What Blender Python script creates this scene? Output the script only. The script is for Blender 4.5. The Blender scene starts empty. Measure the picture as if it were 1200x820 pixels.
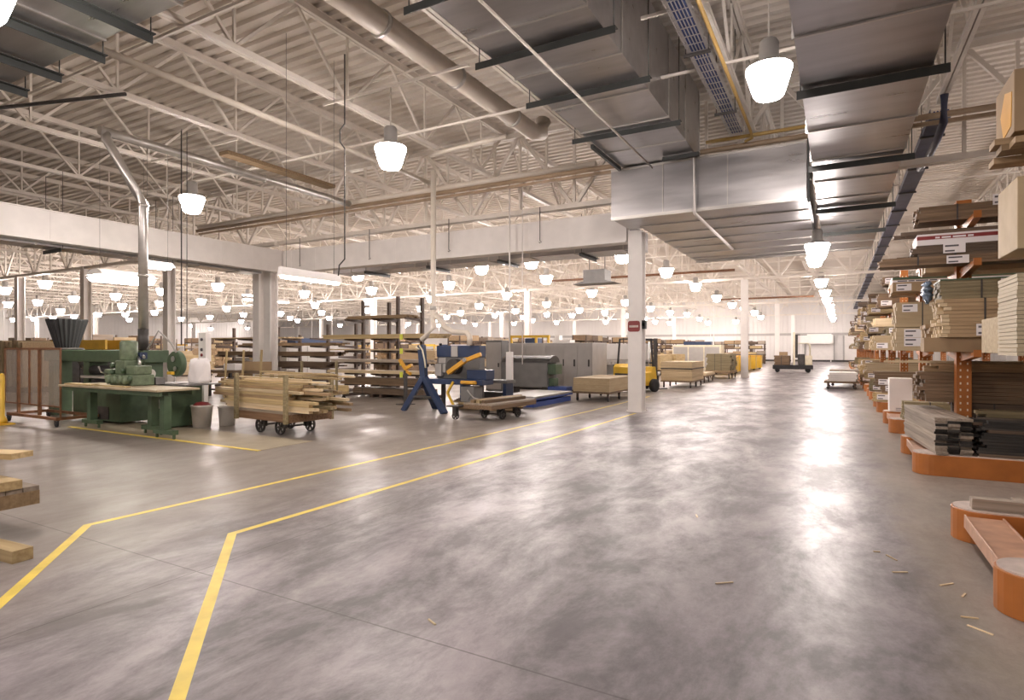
import bpy, math, random
from mathutils import Vector, Matrix
random.seed(7)
S = bpy.context.scene
COL = S.collection
PI = math.pi

# ------------------------------------------------------------------ materials
def _nodes(name):
    m = bpy.data.materials.new(name); m.use_nodes = True
    nt = m.node_tree; nt.nodes.clear()
    out = nt.nodes.new('ShaderNodeOutputMaterial'); b = nt.nodes.new('ShaderNodeBsdfPrincipled')
    nt.links.new(b.outputs[0], out.inputs[0])
    return m, nt, b

def _coord(nt, scale, kind='Object'):
    tc = nt.nodes.new('ShaderNodeTexCoord'); mp = nt.nodes.new('ShaderNodeMapping')
    mp.inputs['Scale'].default_value = scale
    nt.links.new(tc.outputs[kind], mp.inputs['Vector'])
    return mp.outputs[0]

def paint(name, c, rough=.45, metal=0.0, var=.12, scale=3.0, bump=0.0, spec=.5, stretch=(1, 1, 1)):
    """plain painted / metal surface with a slight mottled wear"""
    m, nt, b = _nodes(name)
    v = _coord(nt, tuple(scale * s for s in stretch))
    n = nt.nodes.new('ShaderNodeTexNoise'); n.inputs['Scale'].default_value = 1.0; n.inputs['Detail'].default_value = 5
    nt.links.new(v, n.inputs['Vector'])
    r = nt.nodes.new('ShaderNodeValToRGB')
    r.color_ramp.elements[0].position = .3; r.color_ramp.elements[1].position = .7
    r.color_ramp.elements[0].color = tuple(x * (1 - var) for x in c) + (1,)
    r.color_ramp.elements[1].color = tuple(min(1, x * (1 + var)) for x in c) + (1,)
    nt.links.new(n.outputs[0], r.inputs[0]); nt.links.new(r.outputs[0], b.inputs['Base Color'])
    b.inputs['Roughness'].default_value = rough; b.inputs['Metallic'].default_value = metal
    b.inputs['Specular IOR Level'].default_value = spec
    if bump:
        bp = nt.nodes.new('ShaderNodeBump'); bp.inputs['Strength'].default_value = bump; bp.inputs['Distance'].default_value = .01
        nt.links.new(n.outputs[0], bp.inputs['Height']); nt.links.new(bp.outputs[0], b.inputs['Normal'])
    return m

def wood(name, c1, c2, rough=.65, grain=(1.3, 26, 26), rnd=.25):
    """long grain along local X, every board a little different"""
    m, nt, b = _nodes(name)
    tc = nt.nodes.new('ShaderNodeTexCoord'); oi = nt.nodes.new('ShaderNodeObjectInfo')
    ad = nt.nodes.new('ShaderNodeVectorMath'); ad.operation = 'ADD'
    ml = nt.nodes.new('ShaderNodeMath'); ml.operation = 'MULTIPLY'; ml.inputs[1].default_value = 37.0
    nt.links.new(oi.outputs['Random'], ml.inputs[0])
    nt.links.new(tc.outputs['Object'], ad.inputs[0]); nt.links.new(ml.outputs[0], ad.inputs[1])
    mp = nt.nodes.new('ShaderNodeMapping'); mp.inputs['Scale'].default_value = grain
    nt.links.new(ad.outputs[0], mp.inputs['Vector'])
    n = nt.nodes.new('ShaderNodeTexNoise'); n.inputs['Scale'].default_value = 1; n.inputs['Detail'].default_value = 4
    nt.links.new(mp.outputs[0], n.inputs['Vector'])
    r = nt.nodes.new('ShaderNodeValToRGB')
    r.color_ramp.elements[0].position = .32; r.color_ramp.elements[1].position = .68
    r.color_ramp.elements[0].color = c1 + (1,); r.color_ramp.elements[1].color = c2 + (1,)
    nt.links.new(n.outputs[0], r.inputs[0])
    hs = nt.nodes.new('ShaderNodeHueSaturation')
    mr = nt.nodes.new('ShaderNodeMapRange'); mr.inputs[3].default_value = 1 - rnd; mr.inputs[4].default_value = 1 + rnd * .6
    nt.links.new(oi.outputs['Random'], mr.inputs[0]); nt.links.new(mr.outputs[0], hs.inputs['Value'])
    nt.links.new(r.outputs[0], hs.inputs['Color']); nt.links.new(hs.outputs[0], b.inputs['Base Color'])
    b.inputs['Roughness'].default_value = rough
    return m

def glow(name, c, strength):
    m = bpy.data.materials.new(name); m.use_nodes = True
    nt = m.node_tree; nt.nodes.clear()
    out = nt.nodes.new('ShaderNodeOutputMaterial'); e = nt.nodes.new('ShaderNodeEmission')
    e.inputs[0].default_value = c + (1,); e.inputs[1].default_value = strength
    nt.links.new(e.outputs[0], out.inputs[0])
    return m

def floor_material():
    m, nt, b = _nodes('polished concrete')
    L = nt.links
    geo = nt.nodes.new('ShaderNodeNewGeometry')
    def noise(scale, detail, rough, dist=0.0, sc=(1, 1, 1)):
        mp = nt.nodes.new('ShaderNodeMapping'); mp.inputs['Scale'].default_value = sc
        L.new(geo.outputs['Position'], mp.inputs['Vector'])
        n = nt.nodes.new('ShaderNodeTexNoise'); n.inputs['Scale'].default_value = scale
        n.inputs['Detail'].default_value = detail; n.inputs['Roughness'].default_value = rough
        n.inputs['Distortion'].default_value = dist
        L.new(mp.outputs[0], n.inputs['Vector']); return n.outputs[0]
    big = noise(.30, 9, .64, .35, (1.5, .7, 1))
    med = noise(.80, 12, .72, .25, (1.7, .8, 1))
    fine = noise(7, 10, .80, .6, (1.3, .85, 1))
    worn = noise(.9, 5, .6, 0)
    def ramp(src, p0, p1, c0, c1):
        r = nt.nodes.new('ShaderNodeValToRGB'); e = r.color_ramp.elements
        e[0].position = p0; e[1].position = p1; e[0].color = c0; e[1].color = c1
        L.new(src, r.inputs[0]); return r.outputs[0]
    g = lambda x: (x, x, x, 1)
    a = ramp(big, .34, .66, (.205, .181, .193, 1), (.48, .435, .45, 1))
    c = ramp(med, .42, .59, g(.46), g(1.0))
    d = ramp(fine, .35, .7, g(.74), g(1.0))
    def mul(x, y):
        mx = nt.nodes.new('ShaderNodeMix'); mx.data_type = 'RGBA'; mx.blend_type = 'MULTIPLY'
        mx.inputs[0].default_value = 1
        L.new(x, mx.inputs[6]); L.new(y, mx.inputs[7]); return mx.outputs[2]
    col = mul(mul(a, c), d)
    # saw-cut control joints every 6.25 m both ways
    sp = nt.nodes.new('ShaderNodeSeparateXYZ'); L.new(geo.outputs['Position'], sp.inputs[0])
    def mth(op, x, y):
        k = nt.nodes.new('ShaderNodeMath'); k.operation = op
        if hasattr(x, 'is_linked'): L.new(x, k.inputs[0])
        else: k.inputs[0].default_value = x
        if hasattr(y, 'is_linked'): L.new(y, k.inputs[1])
        else: k.inputs[1].default_value = y
        return k.outputs[0]
    def joint(axis, off):
        t = mth('ADD', mth('DIVIDE', mth('SUBTRACT', sp.outputs[axis], off), 6.25), 200.5)
        fr = mth('ABSOLUTE', mth('SUBTRACT', mth('FRACT', t, 0), .5), 0)
        return mth('LESS_THAN', fr, .0009)
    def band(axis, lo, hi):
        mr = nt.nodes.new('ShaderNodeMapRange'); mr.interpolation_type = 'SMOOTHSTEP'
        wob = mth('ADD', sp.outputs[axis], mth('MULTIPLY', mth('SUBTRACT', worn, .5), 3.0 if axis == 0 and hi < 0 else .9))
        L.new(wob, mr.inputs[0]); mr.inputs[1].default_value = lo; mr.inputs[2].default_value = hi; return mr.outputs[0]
    def mixc(f, x, c2):
        mx = nt.nodes.new('ShaderNodeMix'); mx.data_type = 'RGBA'; L.new(f, mx.inputs[0]); L.new(x, mx.inputs[6])
        if hasattr(c2, 'is_linked'): L.new(c2, mx.inputs[7])
        else: mx.inputs[7].default_value = c2
        return mx.outputs[2]
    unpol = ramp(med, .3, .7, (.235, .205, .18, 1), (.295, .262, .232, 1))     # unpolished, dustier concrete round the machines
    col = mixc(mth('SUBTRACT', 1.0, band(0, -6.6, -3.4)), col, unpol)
    dust = ramp(fine, .3, .75, (.27, .235, .19, 1), (.38, .335, .275, 1))          # wood dust swept up to the rack bases
    col = mixc(mth('MULTIPLY', band(0, .30, .75), .75), col, dust)
    j = mth('MAXIMUM', joint(1, 2.68), joint(0, -10.4))
    mx = nt.nodes.new('ShaderNodeMix'); mx.data_type = 'RGBA'
    L.new(mth('MULTIPLY', j, .55), mx.inputs[0]); L.new(col, mx.inputs[6]); mx.inputs[7].default_value = (.05, .045, .04, 1)
    L.new(mx.outputs[2], b.inputs['Base Color'])
    rr = ramp(med, .35, .65, g(.46), g(.29))
    L.new(rr, b.inputs['Roughness'])
    b.inputs['Specular IOR Level'].default_value = .25
    bp = nt.nodes.new('ShaderNodeBump'); bp.inputs['Strength'].default_value = .10; bp.inputs['Distance'].default_value = .01
    L.new(noise(26, 4, .65, 1.0), bp.inputs['Height']); L.new(bp.outputs[0], b.inputs['Normal'])
    return m

def galv(name, c, rough=.38, metal=.85):
    """galvanised sheet: metal with soft spangle and faint roller streaks"""
    m, nt, b = _nodes(name)
    L = nt.links
    v = _coord(nt, (.5, 3.0, 3.0), 'Object')
    n = nt.nodes.new('ShaderNodeTexNoise'); n.inputs['Scale'].default_value = 1.5; n.inputs['Detail'].default_value = 6
    L.new(v, n.inputs['Vector'])
    r = nt.nodes.new('ShaderNodeValToRGB'); e = r.color_ramp.elements
    e[0].position = .3; e[1].position = .7
    e[0].color = tuple(x * .85 for x in c) + (1,); e[1].color = tuple(min(1, x * 1.12) for x in c) + (1,)
    L.new(n.outputs[0], r.inputs[0]); L.new(r.outputs[0], b.inputs['Base Color'])
    r2 = nt.nodes.new('ShaderNodeMapRange'); r2.inputs[3].default_value = rough - .08; r2.inputs[4].default_value = rough + .12
    L.new(n.outputs[0], r2.inputs[0]); L.new(r2.outputs[0], b.inputs['Roughness'])
    b.inputs['Metallic'].default_value = metal
    bp = nt.nodes.new('ShaderNodeBump'); bp.inputs['Strength'].default_value = .25; bp.inputs['Distance'].default_value = .02
    L.new(n.outputs[0], bp.inputs['Height']); L.new(bp.outputs[0], b.inputs['Normal'])
    return m

def clear_sheet(name, c, alpha):
    m, nt, b = _nodes(name)
    out = [n for n in nt.nodes if n.type == 'OUTPUT_MATERIAL'][0]
    t = nt.nodes.new('ShaderNodeBsdfTransparent'); mix = nt.nodes.new('ShaderNodeMixShader')
    v = _coord(nt, (2, 2, 2)); n = nt.nodes.new('ShaderNodeTexNoise'); nt.links.new(v, n.inputs['Vector'])
    mr = nt.nodes.new('ShaderNodeMapRange'); mr.inputs[3].default_value = alpha - .12; mr.inputs[4].default_value = alpha + .12
    nt.links.new(n.outputs[0], mr.inputs[0]); nt.links.new(mr.outputs[0], mix.inputs[0])
    nt.links.new(t.outputs[0], mix.inputs[1]); nt.links.new(b.outputs[0], mix.inputs[2])
    nt.links.new(mix.outputs[0], out.inputs[0])
    b.inputs['Base Color'].default_value = c + (1,); b.inputs['Roughness'].default_value = .25
    return m

M = {}
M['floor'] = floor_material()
M['deck'] = paint('painted roof deck', (.68, .615, .545), .6, var=.06, scale=.6)
M['steel_white'] = paint('off white roof steel', (.76, .70, .63), .5, var=.06)
M['white'] = paint('white painted steel', (.84, .80, .77), .45, var=.04)
M['wall'] = paint('white metal wall panel', (.72, .69, .67), .55, var=.05, scale=.4)
M['pipe_white'] = paint('white painted pipe', (.74, .67, .58), .4, var=.05)
M['pipe_tan'] = paint('tan steel pipe', (.36, .26, .17), .5, var=.15)
M['galv'] = galv('galvanised duct sheet', (.46, .45, .455), .29, .95)
M['galv_pipe'] = galv('galvanised spiral pipe', (.58, .56, .53), .33)
M['black_bar'] = paint('black hanger bar', (.030, .033, .031), .5)
M['blue_cable'] = paint('blue data cable', (.035, .062, .20), .45, var=.4, scale=9, stretch=(8, .3, 8))
M['tray_blue'] = paint('dark blue tray pan', (.06, .065, .105), .5, var=.2)
M['yellow_pipe'] = paint('yellow pipe', (.50, .33, .11), .45)
M['tape'] = paint('yellow floor tape', (.78, .60, .10), .45, var=.12, scale=6)
M['orange'] = paint('orange rack paint', (.40, .135, .028), .42, var=.12, scale=5)
M['orange_top'] = paint('scuffed orange rack paint', (.50, .29, .19), .5, var=.2, scale=6)
M['infill'] = paint('worn grey pink infill', (.55, .46, .41), .7, var=.2, scale=7)
M['green'] = paint('machine green paint', (.065, .105, .058), .45, var=.16, scale=6)
M['green_light'] = paint('light green machine paint', (.145, .19, .115), .45, var=.3, scale=9)
M['dark'] = paint('dark steel', (.05, .045, .042), .5, var=.25, scale=7)
M['black'] = paint('black rubber', (.02, .02, .022), .7)
M['grey'] = paint('grey machine paint', (.42, .40, .38), .45, var=.06)
M['grey_dark'] = paint('dark grey machine paint', (.17, .165, .16), .5, var=.12)
M['blue'] = paint('dark blue machine paint', (.026, .045, .105), .42, var=.14, scale=6)
M['blue_bright'] = paint('bright blue paint', (.05, .09, .30), .4)
M['yellow'] = paint('machine yellow', (.75, .47, .05), .42, var=.1)
M['amber'] = paint('amber yellow', (.70, .36, .04), .4)
M['lime'] = paint('bright lime tag', (.72, .76, .10), .6)
M['rust'] = paint('brown painted frame', (.19, .085, .04), .55, var=.25, scale=9)
M['rack_brown'] = paint('dark brown rack steel', (.085, .055, .04), .55, var=.25, scale=9)
M['chrome'] = paint('bright bare steel', (.62, .60, .58), .28, metal=.9)
M['cream'] = paint('cream paint', (.74, .68, .52), .45)
M['mat_tan'] = paint('worn tan floor sheet', (.33, .28, .20), .5, var=.12)
M['foam'] = paint('white foam board', (.86, .83, .80), .8, var=.03)
M['plastic_white'] = paint('white plastic', (.72, .68, .62), .5)
M['paper'] = paint('white paper label', (.80, .76, .76), .7, var=.03)
M['ink'] = paint('dark print', (.10, .09, .10), .7)
M['red'] = paint('red paint', (.24, .035, .035), .5)
M['card'] = paint('brown cardboard', (.34, .235, .135), .75, var=.08, scale=4)
M['wrap'] = paint('grey blue shrink wrap', (.16, .22, .30), .25, var=.5, scale=14, bump=.6)
M['pine'] = wood('pine', (.38, .27, .13), (.56, .43, .23))
M['pine_light'] = wood('pale pine', (.58, .44, .26), (.74, .60, .40))
M['oak'] = wood('oak', (.27, .18, .095), (.40, .28, .16))
M['brown'] = wood('brown board', (.13, .082, .045), (.23, .15, .088))
M['walnut'] = wood('walnut', (.09, .06, .04), (.17, .115, .075))
M['blackwood'] = wood('black stained board', (.013, .012, .011), (.052, .046, .040), rough=.7, rnd=.5)
M['rust_wood'] = wood('red brown cart board', (.14, .075, .04), (.25, .15, .085))
M['table_yellow_lit'] = paint('worn yellow lit table steel', (.44, .36, .24), .4, metal=.15, var=.15)  # yellowish light on the table is put into its colour
M['olive'] = wood('olive board', (.20, .16, .085), (.32, .26, .15))
M['greywood'] = wood('weathered board', (.26, .21, .165), (.42, .35, .28))
M['mdf'] = wood('tan fibreboard', (.40, .30, .175), (.46, .355, .215), grain=(2, 6, 6), rnd=.08)
M['ply_edge'] = wood('plywood', (.38, .27, .15), (.60, .47, .29), grain=(.6, .6, 90), rnd=.12)
M['beige'] = wood('beige panel', (.40, .335, .225), (.46, .385, .26), grain=(1, 3, 60), rnd=.06)
M['screen'] = clear_sheet('smoky plastic sheet', (.42, .37, .32), .42)
M['lens'] = glow('lamp glow', (1.0, .89, .84), 132.0)
M['tube'] = glow('fluorescent tube glow', (1.0, .93, .80), 40.0)

# ------------------------------------------------------------------ mesh builder
class MB:
    def __init__(self): self.v = []; self.f = []; self.m = []; self.s = []; self.mi = 0
    def _add(self, vs, fs, smooth=False):
        b = len(self.v); self.v.extend(tuple(p) for p in vs)
        for f in fs:
            self.f.append(tuple(b + i for i in f)); self.m.append(self.mi); self.s.append(smooth)
        return self
    def mat(self, i): self.mi = i; return self
    def box(self, x0, x1, y0, y1, z0, z1):
        vs = [(x0, y0, z0), (x1, y0, z0), (x1, y1, z0), (x0, y1, z0), (x0, y0, z1), (x1, y0, z1), (x1, y1, z1), (x0, y1, z1)]
        return self._add(vs, [(3, 2, 1, 0), (4, 5, 6, 7), (0, 1, 5, 4), (1, 2, 6, 5), (2, 3, 7, 6), (3, 0, 4, 7)])
    def bar(self, p0, p1, w, h, up=(0, 0, 1)):
        """rectangular bar from p0 to p1, w across, h along up"""
        p0 = Vector(p0); p1 = Vector(p1); d = (p1 - p0).normalized(); u = Vector(up)
        if abs(d.dot(u)) > .98: u = Vector((1, 0, 0))
        a = d.cross(u).normalized() * (w / 2); b = a.cross(d).normalized() * (h / 2)
        vs = [p0 - a - b, p0 + a - b, p0 + a + b, p0 - a + b, p1 - a - b, p1 + a - b, p1 + a + b, p1 - a + b]
        return self._add(vs, [(3, 2, 1, 0), (4, 5, 6, 7), (0, 1, 5, 4), (1, 2, 6, 5), (2, 3, 7, 6), (3, 0, 4, 7)])
    def tube(self, pts, r, n=10, cap=True):
        pts = [Vector(p) for p in pts]; vs = []; fs = []
        rr = r if isinstance(r, (list, tuple)) else [r] * len(pts)
        for i, p in enumerate(pts):
            if i == 0: d = pts[1] - p
            elif i == len(pts) - 1: d = p - pts[i - 1]
            else: d = (pts[i + 1] - p).normalized() + (p - pts[i - 1]).normalized()
            d.normalize()
            u = Vector((0, 0, 1)) if abs(d.z) < .9 else Vector((1, 0, 0))
            a = d.cross(u).normalized(); b = d.cross(a).normalized()
            for k in range(n):
                t = 2 * PI * k / n; vs.append(p + (a * math.cos(t) + b * math.sin(t)) * rr[i])
        for i in range(len(pts) - 1):
            for k in range(n):
                fs.append((i * n + k, i * n + (k + 1) % n, (i + 1) * n + (k + 1) % n, (i + 1) * n + k))
        self._add(vs, fs, True)
        if cap:
            b = len(self.v) - len(vs)
            for ring in (list(range(n))[::-1], list(range((len(pts) - 1) * n, len(pts) * n))):
                self.f.append(tuple(b + i for i in ring)); self.m.append(self.mi); self.s.append(False)
        return self
    def lathe(self, prof, c=(0, 0, 0), n=20, axis='z'):
        vs = []; fs = []
        for r, z in prof:
            for k in range(n):
                t = 2 * PI * k / n; x, y = r * math.cos(t), r * math.sin(t)
                p = (x, y, z) if axis == 'z' else ((z, x, y) if axis == 'x' else (y, z, x))
                vs.append((p[0] + c[0], p[1] + c[1], p[2] + c[2]))
        for i in range(len(prof) - 1):
            for k in range(n):
                fs.append((i * n + k, i * n + (k + 1) % n, (i + 1) * n + (k + 1) % n, (i + 1) * n + k))
        self._add(vs, fs, True)
        if prof[0] == prof[-1]: return self
        b = len(self.v) - len(vs)
        for ring, r in ((list(range(n))[::-1], prof[0][0]), (list(range((len(prof) - 1) * n, len(prof) * n)), prof[-1][0])):
            if r > 1e-4: self.f.append(tuple(b + i for i in ring)); self.m.append(self.mi); self.s.append(False)
        return self
    def prism(self, poly, axis, a, b):
        """closed 2-D outline pushed from a to b along axis: x -> (y,z), y -> (x,z), z -> (x,y)"""
        def P(p, t): return (t, p[0], p[1]) if axis == 'x' else ((p[0], t, p[1]) if axis == 'y' else (p[0], p[1], t))
        n = len(poly); vs = [P(p, a) for p in poly] + [P(p, b) for p in poly]
        fs = [tuple(range(n))[::-1], tuple(range(n, 2 * n))] + [(i, (i + 1) % n, n + (i + 1) % n, n + i) for i in range(n)]
        return self._add(vs, fs)
    def mesh(self, name, mats):
        me = bpy.data.meshes.new(name); me.from_pydata(self.v, [], self.f)
        for m in (mats if isinstance(mats, (list, tuple)) else [mats]): me.materials.append(m)
        me.polygons.foreach_set('material_index', self.m); me.polygons.foreach_set('use_smooth', self.s)
        me.update()
        return me
    def build(self, name, mats, parent=None, loc=(0, 0, 0), rz=0.0, bevel=0.0):
        o = link(name, self.mesh(name, mats), parent, loc, rz)
        if bevel:
            md = o.modifiers.new('edge', 'BEVEL'); md.width = bevel; md.segments = 2; md.limit_method = 'ANGLE'
        return o

def link(name, me, parent=None, loc=(0, 0, 0), rz=0.0):
    o = bpy.data.objects.new(name, me); COL.objects.link(o)
    o.location = loc; o.rotation_euler = (0, 0, rz)
    if parent is not None: o.parent = parent
    return o

def tag(o, label, cat, group=None, kind='thing'):
    o['label'] = label; o['category'] = cat; o['kind'] = kind
    if group: o['group'] = group
    return o

def thing(name, label, cat, loc=(0, 0, 0), rz=0.0, group=None):
    o = bpy.data.objects.new(name, None); COL.objects.link(o)
    o.location = loc; o.rotation_euler = (0, 0, rz); o.empty_display_size = .1
    return tag(o, label, cat, group)

def struct(o, label, cat, group=None):
    return tag(o, label, cat, group, 'structure')

def dup(root, loc, rz=0.0, label=None, group=None, scale=None):
    """copy of a thing with copies of its parts and sub-parts (mesh data shared)"""
    r = root.copy(); COL.objects.link(r); r.location = loc; r.rotation_euler = (0, 0, rz)
    if label: r['label'] = label
    if group: r['group'] = group
    if scale: r.scale = scale
    for ch in list(root.children):
        c = ch.copy(); COL.objects.link(c); c.parent = r
        for g in list(ch.children):
            d = g.copy(); COL.objects.link(d); d.parent = c
    return r

_bm = {}
def board_mesh(L, w, t, mat):
    k = (round(L, 3), round(w, 3), round(t, 3), mat)
    if k not in _bm:
        if mat == 'greywood_black':          # weathered board whose near end is painted black
            mb = MB().box(.012, L, -w / 2, w / 2, 0, t); mb.mat(1); mb.box(0, .0119, -w / 2, w / 2, 0, t)
            _bm[k] = mb.mesh('board', [M['greywood'], M['blackwood']])
        else: _bm[k] = MB().box(0, L, -w / 2, w / 2, 0, t).mesh('board', M[mat])
    return _bm[k]

def board(name, label, cat, L, w, t, mat, loc, rz=0.0, group=None, tilt=0.0):
    o = link(name, board_mesh(L, w, t, mat), None, loc, rz)
    if tilt: o.rotation_euler = (0, tilt, rz)
    return tag(o, label, cat, group)

def pile(name, label, cat, group, x, y, z, L, w, t, nx, nz, mat, rz=0.0, jl=.15, gap=.004, jy=.0, mats=None, tgap=.002):
    """nx boards wide, nz layers high, each board an object of its own; boards run along local X from (x, y)"""
    c, s = math.cos(rz), math.sin(rz)
    for k in range(nz):
        for i in range(nx):
            dx = random.uniform(-jl, jl); dy = (i + .5) * (w + gap) + random.uniform(-jy, jy)
            board(name, label, cat, L, w, t, random.choice(mats) if mats else mat,
                  (x + c * dx - s * dy, y + s * dx + c * dy, z + k * (t + tgap)), rz, group)
# ------------------------------------------------------------------ shell
XL, XR, YB, YF, ZD = -95.0, 16.0, -9.0, 82.0, 7.95
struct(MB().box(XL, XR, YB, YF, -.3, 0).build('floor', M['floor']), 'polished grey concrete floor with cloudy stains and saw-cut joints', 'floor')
# corrugated roof deck: ribs along X every 0.3 m
prof = []
y = YB; 
while y < YF:
    prof += [(y, ZD), (y + .13, ZD), (y + .16, ZD + .07), (y + .27, ZD + .07)]; y += .3
prof += [(YF, ZD), (YF, ZD + .25), (YB, ZD + .25)]
mb = MB(); n = len(prof)
vs = [(XL, p[0], p[1]) for p in prof] + [(XR, p[0], p[1]) for p in prof]
mb._add(vs, [(i, i + 1, n + i + 1, n + i) for i in range(n - 1)] + [(n - 1, 0, n, 2 * n - 1)])
struct(mb.build('ceiling', M['deck']), 'off-white corrugated metal roof deck over the whole hall', 'ceiling')

def panel_wall(name, label, axis, at, a0, a1, out):
    mb = MB(); L = a1 - a0; k = int(L / .5); pts = []
    for i in range(k):                      # shallow vertical ribs of the sheet cladding
        s = a0 + i * L / k
        pts += [(s, at), (s + .40, at), (s + .42, at + .025 * out), (s + .46, at + .025 * out)]
    pts += [(a1, at), (a1, at + .3 * out), (a0, at + .3 * out)]
    if axis == 'y': pts = [(p[1], p[0]) for p in pts]
    mb.prism(pts, 'z', 0, ZD)
    return struct(mb.build(name, M['wall']), label, 'wall')
panel_wall('wall_far', 'white ribbed metal wall closing the far end of the aisle', 'x', YF, XL, XR, 1)
panel_wall('wall_back', 'white ribbed metal wall behind the viewer', 'x', YB, XL, XR, -1)
panel_wall('wall_left', 'distant white ribbed metal wall on the left', 'y', XL, YB, YF, -1)
panel_wall('wall_right', 'white ribbed metal wall behind the lumber racks', 'y', XR, YB, YF, 1)
struct(MB().box(-40, XR, YF - .06, YF - .005, 3.25, 3.55).build('trim_1', M['grey']), 'grey girt line across the far wall above the doors', 'trim')
struct(MB().box(-40, XR, YF - .06, YF - .005, 0.0, .22).build('baseboard_far', M['dark']), 'dark kick strip along the far wall', 'baseboard')
def dock_door(nm, x, lab):
    d = MB()
    d.box(x - 1.5, x + 1.5, YF - .12, YF - .01, .22, 3.2)
    for k in range(5): d.box(x - 1.48, x + 1.48, YF - .15, YF - .12, .28 + k * .58, .28 + k * .58 + .5)
    o = d.build('door_%d' % nm, M['white']); struct(o, lab, 'door')
    fr = MB(); fr.box(x - 1.68, x - 1.52, YF - .2, YF - .01, .22, 3.2); fr.box(x + 1.52, x + 1.68, YF - .2, YF - .01, .22, 3.2)
    fr.build('door_frame', M['grey'], o)
dock_door(1, -2.0, 'white sectional dock door in the far wall left of the lamp row')
dock_door(2, 2.2, 'white sectional dock door in the far wall behind the rack ends')

# ------------------------------------------------------------------ roof framing
BAY_Y, NB = 20.3, 4
Y0 = 15.04 - BAY_Y
def joist_mesh():
    mb = MB(); L = BAY_Y - .24; zb, zt = 6.45, 7.90; n = 8; p = L / n
    for dx in (-.042, .042):
        mb.box(dx - .032, dx + .032, .5 * p * .6, L - .5 * p * .6, zb, zb + .09)
        mb.box(dx - .032, dx + .032, 0, L, zt - .08, zt + .045)
    mb.box(-.10, .10, 0, L, zt + .045, zt + .052)
    for i in range(n):
        a = i * p
        mb.bar((0, a + (.08 if i == 0 else 0), zt - .06), (0, a + p / 2, zb + .06), .05, .05)
        mb.bar((0, a + p / 2, zb + .06), (0, a + p - (.08 if i == n - 1 else 0), zt - .06), .05, .05)
        mb.bar((0, a + p / 2, zb + .06), (0, a + p / 2, zt - .06), .04, .04)
    return mb.mesh('roof_joist', M['steel_white'])
jm = joist_mesh()
for b in range(NB):
    for k in range(-4, 29):
        o = link('roof_joist_beam', jm, None, (1.76 - 3.43 * k, Y0 + b * BAY_Y + .12, 0))
        struct(o, 'off-white open-web steel joist under the corrugated roof deck', 'roof joist', 'open-web roof joists')
def girder_mesh():
    mb = MB(); L = 13.6; zb, zt = 5.50, 7.86; n = 8; p = L / n
    for dy in (-.07, .07):
        mb.box(0, L, dy - .055, dy + .055, zb, zb + .13)
        mb.box(0, L, dy - .055, dy + .055, zt - .13, zt)
    for i in range(n):
        a = i * p; z0, z1 = (zt - .1, zb + .1) if i % 2 == 0 else (zb + .1, zt - .1)
        mb.bar((a + .05, 0, z0), (a + p - .05, 0, z1), .09, .09)
        mb.bar((a + p / 2, 0, (z0 + z1) / 2), (a + p / 2, 0, zt - .1), .06, .06)
        mb.bar((a + p, 0, zb + .1), (a + p, 0, zt - .1), .07, .07) if i < n - 1 else None
    return mb.mesh('roof_girder', M['steel_white'])
gm = girder_mesh()
for b in range(NB + 1):
    for k in range(-1, 7):
        o = link('roof_girder_beam', gm, None, (-4.6 - 13.72 * k + .06 - (13.72 if True else 0), Y0 + b * BAY_Y, 0))
        struct(o, 'deep off-white truss girder spanning between column tops', 'roof girder', 'truss girders on the column lines')
bm_ = MB().box(XL + .5, XR - .5, -.02, .02, 6.40, 6.445).box(XL + .5, XR - .5, -.015, .015, 7.80, 7.84).mesh('bridging', M['steel_white'])
for b in range(NB):
    for q in (1, 2, 3):
        struct(link('roof_bridging_beam', bm_, None, (0, Y0 + b * BAY_Y + q * BAY_Y / 4 + .4, 0)), 'thin off-white bridging angle tying the roof joists', 'bridging', 'bridging lines between joists')

def column_mesh(w, h):
    t = .035
    H = [(-w / 2, -w / 2), (w / 2, -w / 2), (w / 2, -w / 2 + t), (t / 2, -w / 2 + t), (t / 2, w / 2 - t), (w / 2, w / 2 - t), (w / 2, w / 2), (-w / 2, w / 2), (-w / 2, w / 2 - t), (-t / 2, w / 2 - t), (-t / 2, -w / 2 + t), (-w / 2, -w / 2 + t)]
    mb = MB().prism(H, 'z', .02, h); mb.box(-w / 2 - .05, w / 2 + .05, -w / 2 - .05, w / 2 + .05, 0, .02)
    for sx in (-1, 1):
        for sy in (-1, 1): mb.lathe([(.02, .02), (.02, .05), (.0, .055)], (sx * (w / 2 + .02), sy * (w / 2 + .02), 0), 8)
    return mb.mesh('column', M['white'])
cm = column_mesh(.36, 5.5)
cm0 = column_mesh(.36, 4.70)
o = link('column', cm0, None, (-4.6, 15.04, 0)); struct(o, 'white steel column under the galvanised plenum, red and white sign on it', 'column')
AISLE = ['white steel column beside the yellow barriers, second along the aisle', 'white steel column close behind the loaded platform truck', 'white steel column at the far end of the aisle row']
for j in range(1, 4):
    struct(link('column', cm, None, (-4.6, 15.04 + BAY_Y * j, 0)), AISLE[j - 1], 'column')
for x, l in ((-19.85, 'left one of the paired white columns at the header corner'), (-19.2, 'right one of the paired white columns at the header corner')):
    struct(link('column', cm, None, (x, 15.42, 0)), l, 'column')
for x in (-25.2, -32.04, -38.9, -45.76, -59.5, -73.2):
    struct(link('column', cm, None, (x, 15.04, 0)), 'white steel column in the line beyond the left header beam', 'column', 'columns beyond the left header')
for i in range(1, 7):
    for j in range(1, 4):
        struct(link('column', cm, None, (-4.6 - 13.72 * i, 15.04 + BAY_Y * j, 0)), 'distant white steel column among the lamps of the far hall', 'column', 'distant columns')
for j in range(-1, 4):
    struct(link('column', cm, None, (9.12, 15.04 + BAY_Y * j, 0)), 'white steel column standing behind the lumber racks', 'column', 'columns behind the racks')
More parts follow.
